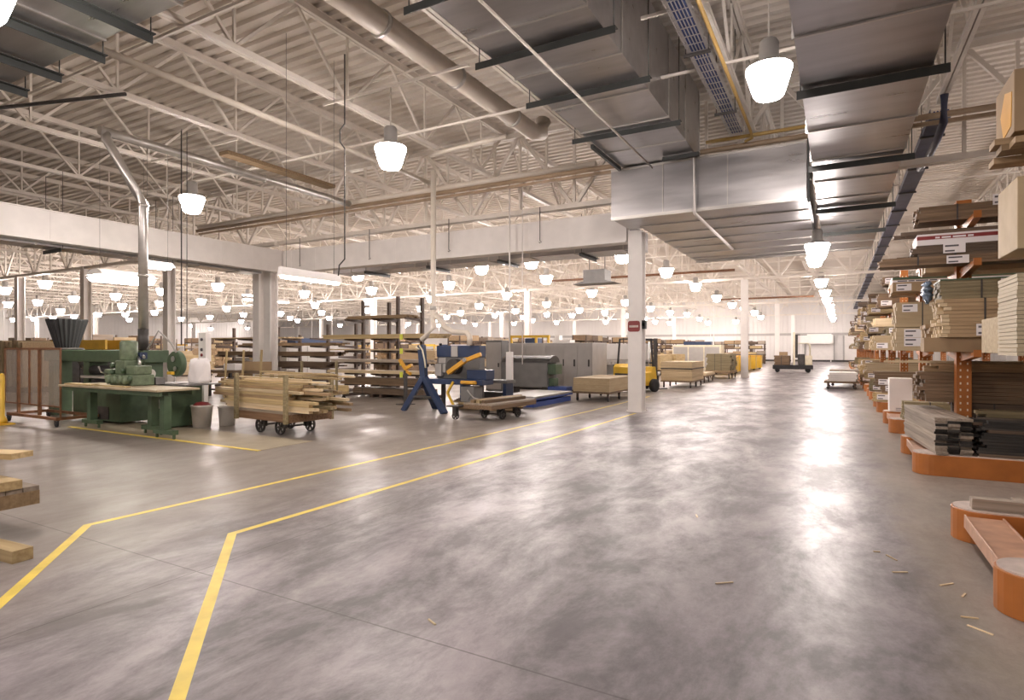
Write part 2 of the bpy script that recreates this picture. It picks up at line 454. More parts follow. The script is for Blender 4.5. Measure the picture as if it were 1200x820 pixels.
# header beams: deep white boxes round the front bay
def header(name, label, x0, x1, y0, y1, along):
    mb = MB().box(x0, x1, y0, y1, 4.46, 5.20)
    if along == 'x':
        mb.box(x0, x1, y0 - .06, y1 + .06, 4.42, 4.46); mb.box(x0, x1, y0 - .03, y1 + .03, 5.20, 5.23)
        k = x0 + .7
        while k < x1: mb.box(k, k + .012, y0 - .006, y0, 4.46, 5.2); k += 1.22
    else:
        mb.box(x0 - .06, x1 + .06, y0, y1, 4.42, 4.46); mb.box(x0 - .03, x1 + .03, y0, y1, 5.20, 5.23)
        k = y0 + .5
        while k < y1: mb.box(x1, x1 + .006, k, k + .012, 4.46, 5.2); k += 1.22
    return struct(mb.build(name, M['white']), label, 'header beam')
header('header_beam', 'white boxed header beam running from the corner columns to the sign column', -18.18, -4.84, 14.92, 15.2, 'x')
header('header_beam', 'white boxed header beam running along the left edge of the bay', -18.16, -17.88, -8.8, 14.84, 'y')
for x in (-16.9, -13.6, -10.4, -7.3):
    o = MB().tube([(x, 14.8, 5.6), (x, 14.8, 4.66)], .012, 6).tube([(x, 14.8, 4.66), (x + .05, 14.8, 4.62), (x, 14.8, 4.6), (x - .03, 14.8, 4.62)], .012, 6).build('hanging_hook_rod', M['dark'])
    tag(o, 'thin dark hook rod hanging in front of the long white header', 'rod', 'hook rods at the header')

# ------------------------------------------------------------------ ducts
def hanger(parent, x0, x1, y, z, top, along='x', w=.11):
    mb = MB()
    if along == 'x':
        mb.box(x0, x1, y - w / 2, y + w / 2, z - .012, z).box(x0, x1, y - w / 2, y - w / 2 + .012, z - .1, z - .012)
        for x in (x0 + .04, x1 - .04): mb.tube([(x, y, z - .03), (x, y, top)], .008, 6)
    else:
        mb.box(y - w / 2, y + w / 2, x0, x1, z - .012, z).box(y - w / 2, y - w / 2 + .012, x0, x1, z - .1, z - .012)
        for x in (x0 + .04, x1 - .04): mb.tube([(y, x, z - .03), (y, x, top)], .008, 6)
    return mb.build('hanger_bar', M['black_bar'], parent)

def duct(name, label, x0, x1, y0, y1, z0, z1, along, step):
    t = thing(name, label, 'air duct')
    g = .004
    MB().box(x0, x1, y0, y1, z0, z1).build('sheet', M['galv'], t)
    k = (y0 if along == 'y' else x0) + step * .6; e = .022
    while k < (y1 if along == 'y' else x1):
        j = MB()
        if along == 'y':
            j.box(x0 - e, x1 + e, k, k + .03, z0 - e, z0 - .001).box(x0 - e, x0 - .001, k, k + .03, z0, z1).box(x1 + .001, x1 + e, k, k + .03, z0, z1)
        else:
            j.box(k, k + .03, y0 - e, y1 + e, z0 - e, z0 - .001).box(k, k + .03, y0 - e, y0 - .001, z0, z1).box(k, k + .03, y1 + .001, y1 + e, z0, z1)
        k += step
        j.build('joint_flange', M['galv_pipe'], t)
    return t
d = duct('ceiling_duct', 'large galvanised duct high over the aisle edge, ending at the plenum', -4.45, -2.73, -7.5, 13.6, 5.91, 7.42, 'y', 1.35)
for y in (4.2, 5.8, 7.45, 9.08, 11.1): hanger(d, -4.72, -2.55, y, 5.885, 7.9)
MB().box(-4.50, -4.44, 11.5, 13.3, 5.80, 5.885).build('edge_angle', M['black_bar'], d)
MB().box(-3.4, -2.62, 13.02, 13.10, 5.80, 5.885).build('edge_angle', M['black_bar'], d)
d = duct('ceiling_duct', 'wide galvanised duct overhead along the aisle, flat underside with black bars', -.38, .90, -7.5, 21.3, 4.72, 5.85, 'y', 1.45)
for y in (4.5, 7.8, 11.1, 14.6, 17.6): hanger(d, -.43, 1.05, y, 4.695, 7.9)
d = duct('ceiling_duct', 'galvanised duct crossing the top left corner above the lumber cart', -25, -5.2, 2.2, 3.75, 5.30, 6.30, 'x', 1.5)
for x in (-6.91, -7.93, -9.0, -9.95, -11.1, -12.4): hanger(d, 2.1, 3.95, x, 5.275, 6.42, 'y', .075)
d = duct('ceiling_duct', 'grey duct behind and under the long white header', -16.8, -4.95, 16.3, 17.3, 4.48, 5.05, 'x', 1.5)
for x in (-15, -12.2, -9.4, -6.6): hanger(d, 16.1, 17.5, x, 4.46, 5.6, 'y')
d = duct('ceiling_duct', 'grey duct behind the white header on the left', -19.05, -18.3, -7, 14.3, 4.36, 4.95, 'y', 1.5)
for y in (2, 5, 8, 11): hanger(d, -19.2, -18.2, y, 4.335, 6.4)
# plenum: wide flat box the two ducts feed
t = thing('ceiling_plenum_duct', 'big galvanised plenum box spanning from sign column to aisle duct', 'air duct')
P_ = [(-4.72, 13.4), (-.56, 13.4), (-.56, 21.3), (-4.38, 21.3), (-4.38, 14.8), (-4.72, 14.8)]
MB().prism(P_, 'z', 4.72, 5.88).build('sheet', M['galv'], t)
for y in (14.5, 15.7, 16.9, 18.1, 19.3, 20.5): MB().box(-4.36, -.56, y, y + .03, 4.69, 4.719).build('joint_flange', M['galv_pipe'], t)
j = MB()
j.box(-4.72, -.56, 13.38, 13.46, 4.68, 4.719).box(-4.72, -.56, 13.36, 13.399, 4.70, 4.75).box(-4.72, -.56, 13.37, 13.399, 5.84, 5.88)
MB().box(-4.36, -.56, 21.22, 21.3, 4.66, 4.719).build('joint_flange', M['galv_pipe'], t)
for x in (-3.5, -2.1): j.box(x, x + .02, 13.38, 13.399, 4.75, 5.84)
j.build('joint_flange', M['galv_pipe'], t)
mb = MB().box(-.545, -.50, 13.3, 13.36, 4.6, 5.9).box(-.558, -.505, 13.3, 21.2, 4.69, 4.70)
mb.build('edge_angle', M['black_bar'], t)

# ------------------------------------------------------------------ pipes and trays
def pipe(name, label, pts, r, mat, cat='pipe', group=None, n=12):
    return tag(MB().tube(pts, r, n).build(name, M[mat]), label, cat, group)
pipe('ceiling_pipe', 'long tan pipe crossing the hall from side to side under the roof trusses', [(-21.4, 13.84, 6.12), (-4.9, 13.84, 6.12), (12, 13.84, 6.12)], .06, 'pipe_tan')
tag(MB().box(-21.4, 12, 13.90, 13.98, 5.98, 6.05).build('ceiling_strut', M['pipe_tan']), 'tan strut channel carrying the long cross pipe', 'strut')
pipe('ceiling_pipe', 'white insulated pipe running just above the long tan cross pipe', [(-21.4, 13.92, 6.27), (-5.3, 13.92, 6.27)], .085, 'pipe_white')
pipe('ceiling_pipe', 'yellow pipe crossing behind the end of the blue cable tray', [(-2.6, 13.72, 6.28), (-.2, 13.72, 6.28)], .04, 'yellow_pipe')
pipe('ceiling_pipe', 'white sprinkler pipe running below the joists past the upper left duct', [(-10.1, 4.3, 6.33), (-10.1, 13.6, 6.33)], .06, 'pipe_white')
pipe('ceiling_pipe', 'white conduit strapped lengthwise under the large high duct', [(-3.68, -5, 5.74), (-3.68, 13.2, 5.74)], .022, 'pipe_white')
pipe('ceiling_conduit', 'white conduit dropping over the plenum face and along its underside', [(-2.76, 13.25, 5.9), (-2.76, 13.25, 4.66), (-2.76, 13.31, 4.62), (-2.76, 18.6, 4.62)], .036, 'white')
t = thing('ceiling_round_duct', 'thick white round duct with clamp bands beside the large high duct', 'air duct')
MB().tube([(-6.2, -7, 6.68), (-6.2, 12.2, 6.68), (-6.2, 12.6, 6.78), (-6.2, 12.75, 7.1)], .19, 20).build('pipe', M['pipe_white'], t)
for y in (3.4, 7.0, 9.05, 11.2): MB().lathe([(.2, y - .04), (.215, y - .03), (.215, y + .03), (.2, y + .04)], (-6.2, 0, 6.68), 20, 'y').build('clamp_band', M['galv_pipe'], t)
pipe('ceiling_pipe', 'white cross pipe joining the round duct to the joists', [(-8.4, 11.4, 6.3), (-6.45, 11.4, 6.36)], .05, 'pipe_white')
pipe('ceiling_pipe', 'short dark pipe slung under joists left of the dust pipe', [(-15.3, 5.0, 6.38), (-11.6, 6.1, 6.38)], .035, 'dark')
tag(MB().box(-.16, .16, -1.7, 1.7, 6.24, 6.33).build('ceiling_wood_beam', M['oak'], None, (-12.75, 10.6, 0), .0), 'wooden plank tied beneath the joists above the lumber cart', 'plank')

def tray(name, label, x0, x1, y0, y1, z, mat, clabel, amp, yellow=False, nb=5, pan=False):
    t = thing(name, label, 'cable tray')
    mb = MB(); k = x0
    while k <= x1 + .001: mb.bar((k, y0, z), (k, y1, z), .012, .012); k += (x1 - x0) / 6
    for x in (x0, x1):
        for h in (.05, .1): mb.bar((x, y0, z + h), (x, y1, z + h), .012, .012)
    y = y0
    while y < y1:
        mb.bar((x0, y, z - .008), (x1, y, z - .008), .012, .012); mb.bar((x0, y, z), (x0, y, z + .1), .012, .012); mb.bar((x1, y, z), (x1, y, z + .1), .012, .012); y += .25
    mb.build('basket', M['chrome'], t)
    if pan: MB().box(x0 - .02, x1 + .02, y0, y1, z - .03, z - .016).box(x0 - .02, x0 - .01, y0, y1, z - .015, z + .12).build('pan', M['tray_blue'], t)
    s = MB(); y = y0 + 1.2
    while y < y1: s.box(x0 - .06, x1 + .06, y, y + .04, z - .08, z - .035); s.tube([(x0 - .03, y + .02, z - .04), (x0 - .03, y + .02, 7.7)], .008, 6); s.tube([(x1 + .03, y + .02, z - .04), (x1 + .03, y + .02, 7.7)], .008, 6); y += 2.6
    s.build('support_strut', M['dark'], t)
    for i in range(nb):
        xc = x0 + .05 + (x1 - x0 - .1) * i / (nb - 1); pts = []
        m_ = max(6, int((y1 - y0) / .8))
        for q in range(m_ + 1):
            pts.append((xc + amp * .5 * math.sin(q * 1.7), y0 + (y1 - y0) * q / m_, z + .052 + .012 * math.sin(q * 2.3)))
        o = MB().tube(pts, .019, 7).build('ceiling_cable_bundle', M[mat]); tag(o, clabel, 'cable', clabel.split(' lying')[0] + 's')
tray('ceiling_cable_tray', 'wire basket cable tray with blue cables left of the aisle lamp', -2.02, -1.74, -5, 13.3, 6.20, 'blue_cable', 'blue cable bundle lying in the wire tray near the yellow pipe', .02)
pipe('ceiling_pipe', 'yellow gas pipe running lengthwise beside the blue cable tray', [(-1.60, -5, 6.2), (-1.60, 13.2, 6.2), (-1.60, 13.45, 6.13), (-1.75, 13.52, 6.1)], .03, 'yellow_pipe')
tray('ceiling_cable_tray', 'long cable tray under the right joist running to the far wall', 1.60, 1.92, 14.1, 79, 6.22, 'blue_cable', 'blue cable bundle lying in the long tray above the racks', .015, nb=5, pan=True)
pipe('hanging_cable', 'dark blue cable sagging from the cross pipe into the right tray', [(1.73, 13.45, 6.36), (1.72, 13.48, 5.86), (1.72, 14.4, 5.78), (1.76, 16.2, 5.9), (1.76, 17.5, 6.05)], .07, 'tray_blue', 'cable')
pipe('ceiling_pipe', 'dark pipe running crosswise under the trusses deep in the hall', [(-16, 33.8, 5.9), (-4.9, 33.8, 5.9)], .07, 'rust')
pipe('ceiling_pipe', 'dark pipe crossing near the far end of the aisle', [(-9, 50, 5.6), (-1.6, 50, 5.6)], .07, 'rust')

# ------------------------------------------------------------------ lamps
def make_lamp(arm=True, rod=1.24):
    t = thing('pendant_lamp', 'high-bay lamp', 'lamp')
    MB().lathe([(.0, -.25), (.10, -.245), (.165, -.225), (.19, -.19), (.235, -.05), (.275, .09), (.285, .13), (.27, .15)], (0, 0, 0), 18).build('lens', M['lens'], t)
    h = MB().lathe([(.285, .152), (.20, .19), (.13, .24), (.12, .26), (.12, .48), (.10, .52), (.03, .54)], (0, 0, 0), 16)
    h.build('housing', M['grey'], t)
    MB().tube([(0, 0, .54), (0, 0, rod)], .014, 6).build('hanger_rod', M['steel_white'], t)
    if arm: MB().box(-1.70, 1.70, -.02, .02, 1.241, 1.285).build('mounting_bar', M['steel_white'], t)
    return t
NEAR = [(-.79, 8.35, 5.15, 'glowing high-bay lamp hung between the blue cable tray and aisle duct'),
        (-7.12, 8.3, 5.15, 'glowing high-bay lamp hung from the joist left of the high duct'),
        (-13.65, 8.7, 5.15, 'glowing high-bay lamp hung beside the vertical dust pipe'),
        (-.455, 16.6, 4.10, 'glowing high-bay lamp hanging below the plenum at aisle duct'),
        (-6.46, 2.2, 4.72, 'glowing high-bay lamp at the top left corner under the duct')]
lamp0 = make_lamp()
for i, (x, y, z, l) in enumerate(NEAR):
    if i == 0: lamp0.location = (x, y, z); lamp0['label'] = l
    elif i < 3: dup(lamp0, (x, y, z), 0, l)
    else:
        q = make_lamp(False, [2.28, .555][i - 3]); q.location = (x, y, z); q['label'] = l
FAR = [(-44.6, 16.5, 5.2), (-58.4, 21.8, 5.2), (-89.6, 34.0, 5.2), (-84.9, 34.2, 5.2), (-54.2, 22.1, 5.2), (-38.4, 16.0, 5.2), (-80.5, 34.3, 5.2), (-64.9, 28.3, 5.2), (-48.1, 21.8, 5.2), (-74.1, 33.6, 5.2), (-43.2, 22.1, 5.2), (-52.4, 27.3, 5.2), (-65.6, 34.5, 5.2), (-68.1, 33.1, 5.2), (-77.1, 41.0, 5.2), (-36.8, 21.5, 5.2), (-46.8, 27.2, 5.2), (-59.8, 34.2, 5.2), (-69.3, 42.8, 5.2), (-42.3, 27.7, 5.2), (-31.3, 21.5, 5.2), (-62.6, 42.0, 5.2), (-47.7, 33.6, 5.2), (-35.9, 26.9, 5.2), (-54.7, 40.5, 5.2), (-69.1, 50.8, 5.2), (-89.2, 56.8, 5.2), (-92.0, 61.9, 4.9), (-92.0, 68.9, 5.2), (-20.5, 21.5, 5.2), (-25.0, 27.4, 5.2), (-30.4, 27.0, 5.2), (-37.5, 34.4, 5.2), (-45.2, 42.3, 5.2), (-52.2, 50.0, 5.2), (-50.0, 41.3, 5.2), (-56.2, 47.8, 5.2), (-60.6, 52.7, 5.2), (-31.2, 33.8, 5.2), (-38.4, 41.5, 5.2), (-32.6, 42.0, 5.2), (-25.6, 34.2, 5.2), (-43.6, 59.5, 5.2), (-19.1, 27.2, 5.2), (-13.9, 22.3, 5.2), (-26.3, 41.8, 5.2), (-33.0, 49.0, 5.2), (-43.3, 65.1, 5.2), (-19.5, 34.5, 5.2), (-39.0, 55.1, 5.2), (-32.4, 54.7, 5.2), (-11.1, 21.7, 5.2), (-13.1, 27.3, 5.2), (-20.5, 42.8, 5.2), (-26.8, 56.0, 5.2), (-26.9, 49.3, 5.2), (-31.4, 59.3, 5.2), (-21.1, 51.1, 5.2), (-25.1, 58.7, 5.2), (-13.8, 35.5, 5.2), (-20.4, 56.0, 5.2), (-20.0, 61.6, 5.2), (-14.4, 44.1, 5.2), (-7.3, 22.0, 5.2), (-27.0, 74.5, 5.15), (-7.0, 27.5, 5.2), (-14.6, 51.9, 5.2), (-20.4, 69.9, 5.2), (-20.6, 75.2, 5.05), (-14.7, 59.2, 5.2), (-13.9, 63.1, 5.2), (-14.6, 73.1, 5.2), (-7.2, 34.9, 5.2), (-7.5, 43.4, 5.2), (-7.6, 51.0, 5.2), (-7.3, 63.3, 5.2), (-7.7, 72.4, 5.2), (-14.3, 76.6, 4.85), (-10.9, 76.0, 4.9), (-18.1, 72.8, 4.75), (-7.5, 57.2, 5.2)]
for p in FAR:
    dup(lamp0, p, 0, scale=(1.15, 1.15, 1.04), label='glowing high-bay lamp in the rows beyond the white header beams', group='high-bay lamps of the far hall')
for p in [(-.8, 26.4, 5.15), (-.78, 35.4, 5.15), (-.7, 42.1, 5.15), (-.7, 48.9, 5.15), (-.6, 56.0, 5.15), (-.6, 63.9, 5.15), (-.6, 72.3, 5.15), (-.5, 77.0, 5.0)]:
    dup(lamp0, p, 0, scale=(1.15, 1.15, 1.04), label='glowing high-bay lamp in the line down the far aisle', group='high-bay lamps over the far aisle')
for p in [(x_, y_, 5.15) for x_ in (-33.5, -40.1, -46.6, -53.2, -59.8, -66.4) for y_ in (65.8, 73.0)]:
    if min((p[0] - q_[0]) ** 2 + (p[1] - q_[1]) ** 2 for q_ in FAR) > 16: dup(lamp0, p, 0, scale=(1.15, 1.15, 1.04), label='glowing high-bay lamp in the rows beyond the white header beams', group='high-bay lamps of the far hall')
for p in [(-7.1, -4.6, 5.15), (-.79, 1.2, 5.15), (-.79, -5.0, 5.15), (-13.65, 1.0, 4.6), (-13.65, -4.6, 5.15), (6.2, 15.5, 5.15), (6.2, 8.3, 5.15), (6.2, 22, 5.15), (6.2, 29, 5.15), (6.2, 42, 5.15), (6.2, 56, 5.15)]:  # unseen lamps; those behind the viewer added to brighten the near floor
    dup(lamp0, p, 0, 'unseen glowing high-bay lamp over the racks, or added behind the viewer', 'high-bay lamps out of the picture')
# bare fluorescent fixtures over the machines
def fluoro(label, x, y0, y1, z, w, drop=None):
    t = thing('hanging_fluorescent_light', label, 'light fixture', (x, (y0 + y1) / 2, z))
    L = (y1 - y0) / 2
    MB().prism([(-w, 0), (w, 0), (w * .55, .09), (w * .3, .13), (-w * .3, .13), (-w * .55, .09)], 'y', -L, L).build('reflector_hood', M['white'], t)
    mb = MB()
    for k in (-.5, .0, .5): mb.tube([(k * w, -L + .05, -.02), (k * w, L - .05, -.02)], .02, 8)
    mb.build('tube', M['tube'], t)
    c = MB()
    for k in (-.8, .8): c.tube([(0, k * L, .13), (0, k * L, 6.4 - z)], .003, 5)
    c.build('suspension_wire', M['dark'], t)
    return t
q = fluoro('wide hooded fluorescent light hung above the green machine', -15.2, 7.3, 8.55, 3.38, .40)
MB().prism([(-.37, -.045), (-.22, -.15), (.22, -.15), (.37, -.045)], 'y', -.6, .6).build('lens_panel', M['tube'], q)
fluoro('fluorescent strip light on a long cord above the bent floor tape', -7.28, 6.0, 7.2, 2.74, .06)
fluoro('short fluorescent light hung right of the dust pipe', -13.95, 7.75, 8.35, 3.55, .22)
fluoro('fluorescent strip light hung above the distant bench', -21.5, 15.9, 18.2, 3.7, .13)

# dust collection pipes
def dust(label, segs, r, mat='galv_pipe', sleeve=None):
    t = thing('hanging_dust_pipe', label, 'dust pipe')
    for s in segs: MB().tube(s, r, 14).build('pipe', M[mat], t)
    for s in segs:
        for p in s[1:-1]:
            pass
    if sleeve: MB().tube(sleeve, r * 1.08, 14).build('hose_sleeve', M['dark'], t)
    return t
t = dust('galvanised dust pipe rising from the green machine and bending back under the roof', [[(-13.0, 7.2, 2.05), (-13.0, 7.2, 4.75), (-13.05, 7.1, 4.95), (-13.3, 6.62, 6.0), (-13.32, 6.62, 6.14)], [(-13.32, 6.5, 6.15), (-13.32, 13.6, 6.15)]], .095, sleeve=[(-13.0, 7.2, 1.608), (-13.0, 7.2, 2.06)])
for z in (3.2, 4.7): MB().lathe([(.1, z - .03), (.108, z - .02), (.108, z + .02), (.1, z + .03)], (-13, 7.2, 0), 14).build('collar', M['galv_pipe'], t)
for y in (8.2, 10.5, 12.8): MB().lathe([(.1, y - .03), (.108, y - .02), (.108, y + .02), (.1, y + .03)], (-13.32, 0, 6.15), 14, 'y').build('collar', M['galv_pipe'], t)
t = dust('pale dust pipe coming straight down to the blue saw', [[(-9.35, 12.6, 6.35), (-9.35, 12.6, 2.35), (-9.35, 12.6, 2.2), (-9.5, 12.52, 1.99), (-9.64, 12.46, 1.86)], [(-9.3, 12.62, 2.55), (-9.0, 12.62, 2.2), (-8.75, 12.62, 2.08), (-8.3, 12.62, 2.05), (-8.22, 12.62, 1.95), (-8.22, 12.62, 1.73)]], .07, 'pipe_white')
MB().lathe([(.075, 2.66), (.09, 2.68), (.09, 2.74), (.075, 2.76)], (-9.35, 12.6, 0), 14).build('collar', M['galv_pipe'], t)
for i, (x, y, z0) in enumerate([(-12.55, 7.75, 1.72), (-12.5, 7.85, 1.72), (-12.45, 7.7, 1.72)]):
    pipe('hanging_cable', 'thin dark cable dropping from roof to green machine beside dust pipe', [(x, y, z0), (x, y, 6.4)], .009, 'dark', 'cable', 'cables beside the dust pipe', 6)
pipe('hanging_cable', 'dark cord with a loop dropping to the strip light on a long cord', [(-7.12, 7.02, 2.83), (-7.1, 7.02, 3.0), (-7.02, 7.06, 3.1), (-7.02, 7.06, 4.9), (-7.08, 7.02, 5.0), (-7.08, 7.02, 5.2), (-7.02, 7.06, 5.3), (-7.02, 7.06, 6.43)], .012, 'dark', 'cable', None, 6)
for lab, x, y, z0 in (('white power drop pole standing on the floor behind the flat cart', -8.02, 14.35, 0),):
    t = thing('power_drop_pole', lab, 'pole', (x, y, 0))
    MB().box(-.09, .09, -.05, .05, 0, 1.55).build('post_base', M['white'], t)
    MB().tube([(0, 0, 1.55), (0, 0, 6.3)], .022, 8).build('conduit', M['white'], t)
pipe('hanging_pipe', 'thin white air line drop beside the power pole', [(-7.75, 14.6, 1.2), (-7.75, 14.6, 6.3)], .014, 'white', 'pipe', None, 6)
for p in ((-7.0, 11.3, 1), (-8.3, 19, 2), (-12, 18.5, 3)):
    pass
# unit heater below the far trusses
t = thing('ceiling_unit_heater', 'dark unit heater hanging near the trusses beyond the header', 'heater', (-10.3, 27.2, 4.9))
MB().box(-.55, .55, -.45, .45, 0, .55).build('casing', M['grey_dark'], t)
MB().prism([(-1.1, -.12), (1.1, -.12), (.6, .0), (-.6, .0)], 'y', -.5, .5).build('deflector', M['grey_dark'], t)
MB().tube([(-.4, 0, .55), (-.4, 0, 1.6)], .02, 6).tube([(.4, 0, .55), (.4, 0, 1.6)], .02, 6).build('hanger_rod', M['dark'], t)
# white wall-hung dock canopy and thin drops deep in the hall
struct(MB().box(-4.1, -.7, 80.9, 81.8, 2.2, 3.4).box(-.7, -.5, 80.9, 81.8, 2.3, 3.3).box(-4.05, -3.95, 80.95, 81.05, 0, 2.2).box(-.8, -.7, 80.95, 81.05, 0, 2.2).build('trim_2', M['white']), 'white boxed canopy over the dock door at the end of the aisle', 'trim')
# signs on the near column
t = thing('column_sign', 'round-cornered red sign with a pale band on the near column', 'sign', (-4.62, 14.855, 2.22))
pts = [(-.15 + .04 * (1 - math.cos(a)) * 0 + .11 * math.cos(a), .09 * math.sin(a)) for a in [2 * PI * k / 20 for k in range(20)]]
sq = []
for cx, cz, a0 in ((.10, .08, 0), (-.10, .08, PI / 2), (-.10, -.08, PI), (.10, -.08, 1.5 * PI)):
    for q in range(5): a = a0 + q * PI / 8; sq.append((cx + .06 * math.cos(a), cz + .06 * math.sin(a)))
MB().prism(sq, 'y', -.012, 0).build('plate', M['red'], t)
MB().box(-.12, .12, -.016, -.013, -.03, .025).build('pale_band', M['infill'], t)
t = thing('mounted_alarm_horn', 'small black alarm horn fixed to the column side', 'alarm', (-4.38, 14.95, 2.26))
MB().box(-.035, .05, -.07, .07, -.11, .11).build('casing', M['black'], t)
MB().lathe([(.05, 0), (.055, .02), (.03, .03)], (0, -.07, 0), 12, 'y').build('horn', M['dark'], t)
# ------------------------------------------------------------------ cantilever racks on the right, rows run along X
ROWS = [5.6, 10.35, 14.6, 18.8, 23.0, 27.2, 31.4, 35.6, 39.8, 44.0, 48.2, 52.4, 56.6, 60.8]
LEV = [1.60, 2.76, 3.36]
def stadium(x0, x1, w):
    r = w / 2; pts = [(x1, -r), (x1, r)]
    for k in range(13):
        a = PI / 2 + PI * k / 12; pts.append((x0 + r + r * math.cos(a), r * math.sin(a)))
    return pts
def make_rack(LEV=LEV):
    t = thing('cantilever_rack', 'rack', 'rack')
    for sy in (-1, 1):
        q = MB().prism([(x, y + sy * .82) for x, y in stadium(.87, 4.4, .44)], 'z', 0, .268).build('base_rail', M['orange'], t, bevel=.006)
        MB().prism([(x, y + sy * .82) for x, y in stadium(.885, 4.39, .41)], 'z', .268, .28).build('rail_infill', M['infill'], q)
    mb = MB().box(.93, 1.20, -.598, .598, .14, .235).box(.93, .945, -.598, .598, .235, .25).box(1.185, 1.20, -.598, .598, .235, .25)
    mb.build('end_beam', M['orange_top'], t, bevel=.004)
    MB().box(1.46, 1.62, -.598, .598, .03, .2).box(3.92, 4.08, -.598, .598, .03, .2).build('tie_beam', M['orange'], t)
    for x in (1.54, 4.0):
        mb = MB().box(x - .085, x + .085, -.10, .10, .2, 3.72)
        mb.mat(1)
        for k in range(34):
            z = .5 + k * .092
            for dx in (-.04, .04): mb.box(x + dx - .009, x + dx + .009, -.1015, -.1, z, z + .03)  # pale squares stand for light seen through the punched holes
        mb.build('upright', [M['orange'], M['cream']], t)
        for z in LEV:
            for sy in (-1, 1):
                p = [(sy * .10, z - .13), (sy * 1.02, z - .06), (sy * 1.02, z + .03), (sy * .99, z + .03), (sy * .99, z), (sy * .10, z)]
                if sy > 0: p = p[::-1]
                MB().prism(p, 'x', x - .04, x + .04).build('arm', M['orange'], t)
    return t
ORD = ['orange cantilever rack nearest the viewer, only its rounded base ends showing', 'orange cantilever rack holding the black lumber, perforated upright in full view',
       'orange cantilever rack just behind the one with black lumber', 'fourth orange cantilever rack from the viewer along the aisle']
rack0 = make_rack()
for i, y in enumerate(ROWS):
    lab = ORD[i] if i < 4 else 'orange cantilever rack in the receding far rows beside the aisle'
    if i == 0: q = make_rack([1.60, 2.28, 2.92]); q.location = (0, y, 0); q['label'] = lab
    elif i == 1: rack0.location = (0, y, 0); rack0['label'] = lab
    else: dup(rack0, (0, y, 0), 0, lab, 'receding far racks' if i >= 4 else None)

def paper_tag(parent, x, y, z, w=.17, h=.11):
    w *= 1.25; h *= 1.25
    return _paper_tag(parent, x, y, z, w, h)
def _paper_tag(parent, x, y, z, w, h):
    """white ticket facing the aisle approach (-Y) with two printed lines"""
    mb = MB().box(x, x + w, y - .004, y, z, z + h); mb.mat(1)
    mb.box(x + w * .08, x + w * .70, y - .0055, y - .0041, z + h * .66, z + h * .84)
    mb.box(x + w * .08, x + w * .52, y - .0055, y - .0041, z + h * .14, z + h * .30)
    return mb.build('paper_tag', [M['paper'], M['ink']], parent)
def pack(name, label, cat, x0, L, y0, y1, z0, z1, mat, nx, nz, tags=(), group=None, straps=True, jit=.03, cover=None, ends=None):
    """strapped bundle of boards along X"""
    t = thing(name, label, cat, (x0, (y0 + y1) / 2, z0), 0, group)
    w = y1 - y0; h = z1 - z0; mb = MB(); bw = w / nx; bh = h / nz; em = MB()
    for i in range(nx):
        for k in range(nz):
            a = random.uniform(-jit, jit)
            if ends:
                b_ = random.uniform(-.05, .04); em.box(b_ - .03, b_ + .05, -w / 2 + i * bw + .004, -w / 2 + (i + 1) * bw - .004, k * bh + .003, (k + 1) * bh - .003)
                mb.box(b_ + .0501, L + a, -w / 2 + i * bw + .002, -w / 2 + (i + 1) * bw - .002, k * bh + .0015, (k + 1) * bh - .0015); continue
            mb.box(max(-.06, a), L + a, -w / 2 + i * bw + .002, -w / 2 + (i + 1) * bw - .002, k * bh + .0015, (k + 1) * bh - .0015)
    mb.build('boards', M[mat], t)
    if ends: em.build('lit_cut_ends', M[ends], t)  # light falling on the ends is put into their paler colour
    if straps:
        for xs in (.42, L - .5):
            s = MB().box(xs, xs + .02, -w / 2 - .003, -w / 2, 0, h).box(xs, xs + .02, w / 2, w / 2 + .003, 0, h).box(xs, xs + .02, -w / 2, w / 2, h, h + .003)
            s.build('strap', M['dark'], t)
    if cover: MB().box(.0, L, -w / 2 - .006, w / 2 + .006, h + .0005, h + .02).build('top_sheet', M[cover], t)
    for tx, tz, tw, th in tags: paper_tag(t, tx, -w / 2 - .003, tz, tw, th)
    return t
def carton(name, label, cat, x0, L, y0, y1, z0, z1, mat, bands=(), tags=(), group=None, text=None):
    t = thing(name, label, cat, (x0, (y0 + y1) / 2, z0), 0, group)
    w = y1 - y0; h = z1 - z0
    MB().box(0, L, -w / 2, w / 2, 0, h).build('body', M[mat], t, bevel=.004)
    for b0, b1, bmat in bands: MB().box(-.002, L + .002, -w / 2 - .002, w / 2 + .002, h * b0, h * b1).build('band', M[bmat], t)
    if text:
        mb = MB(); x = text[0]
        for q in text[3]: mb.box(x, x + q, -w / 2 - .0035, -w / 2 - .002, text[1], text[2]); x += q + .02
        mb.build('printed_line', M[text[4]], t)
    for tx, tz, tw, th in tags: paper_tag(t, tx, -w / 2 - .003, tz, tw, th)
    return t

# --- row 1: packs at the right edge of the view
pack('panel_pack', 'lower beige pack of thin panels at the right edge, fine layers showing', 'panel pack', 1.0, 2.6, 4.84, 5.36, 1.60, 2.13, 'beige', 1, 20, [(.04, .28, .12, .16)], None, False, .004)
carton('panel_carton', 'upper plain beige carton of panels at the right edge', 'panel carton', 1.0, 2.6, 4.84, 5.36, 2.285, 2.745, 'mdf', (), [(.04, .22, .12, .15)])
pile('plank', 'plank on the high rack arm at the right edge', 'plank', 'planks under the marked box', 1.05, 4.85, 2.925, 2.6, .16, .04, 3, 3, 'oak')
t = carton('marked_box', 'brown box with orange and green marks at the upper right edge', 'box', 1.0, 2.4, 4.92, 5.42, 3.055, 3.46, 'card')
MB().prism([(-.18, .06), (.02, .03), (.10, .2), (-.02, .33), (-.2, .28)], 'x', -.004, 0).build('orange_mark', M['amber'], t)
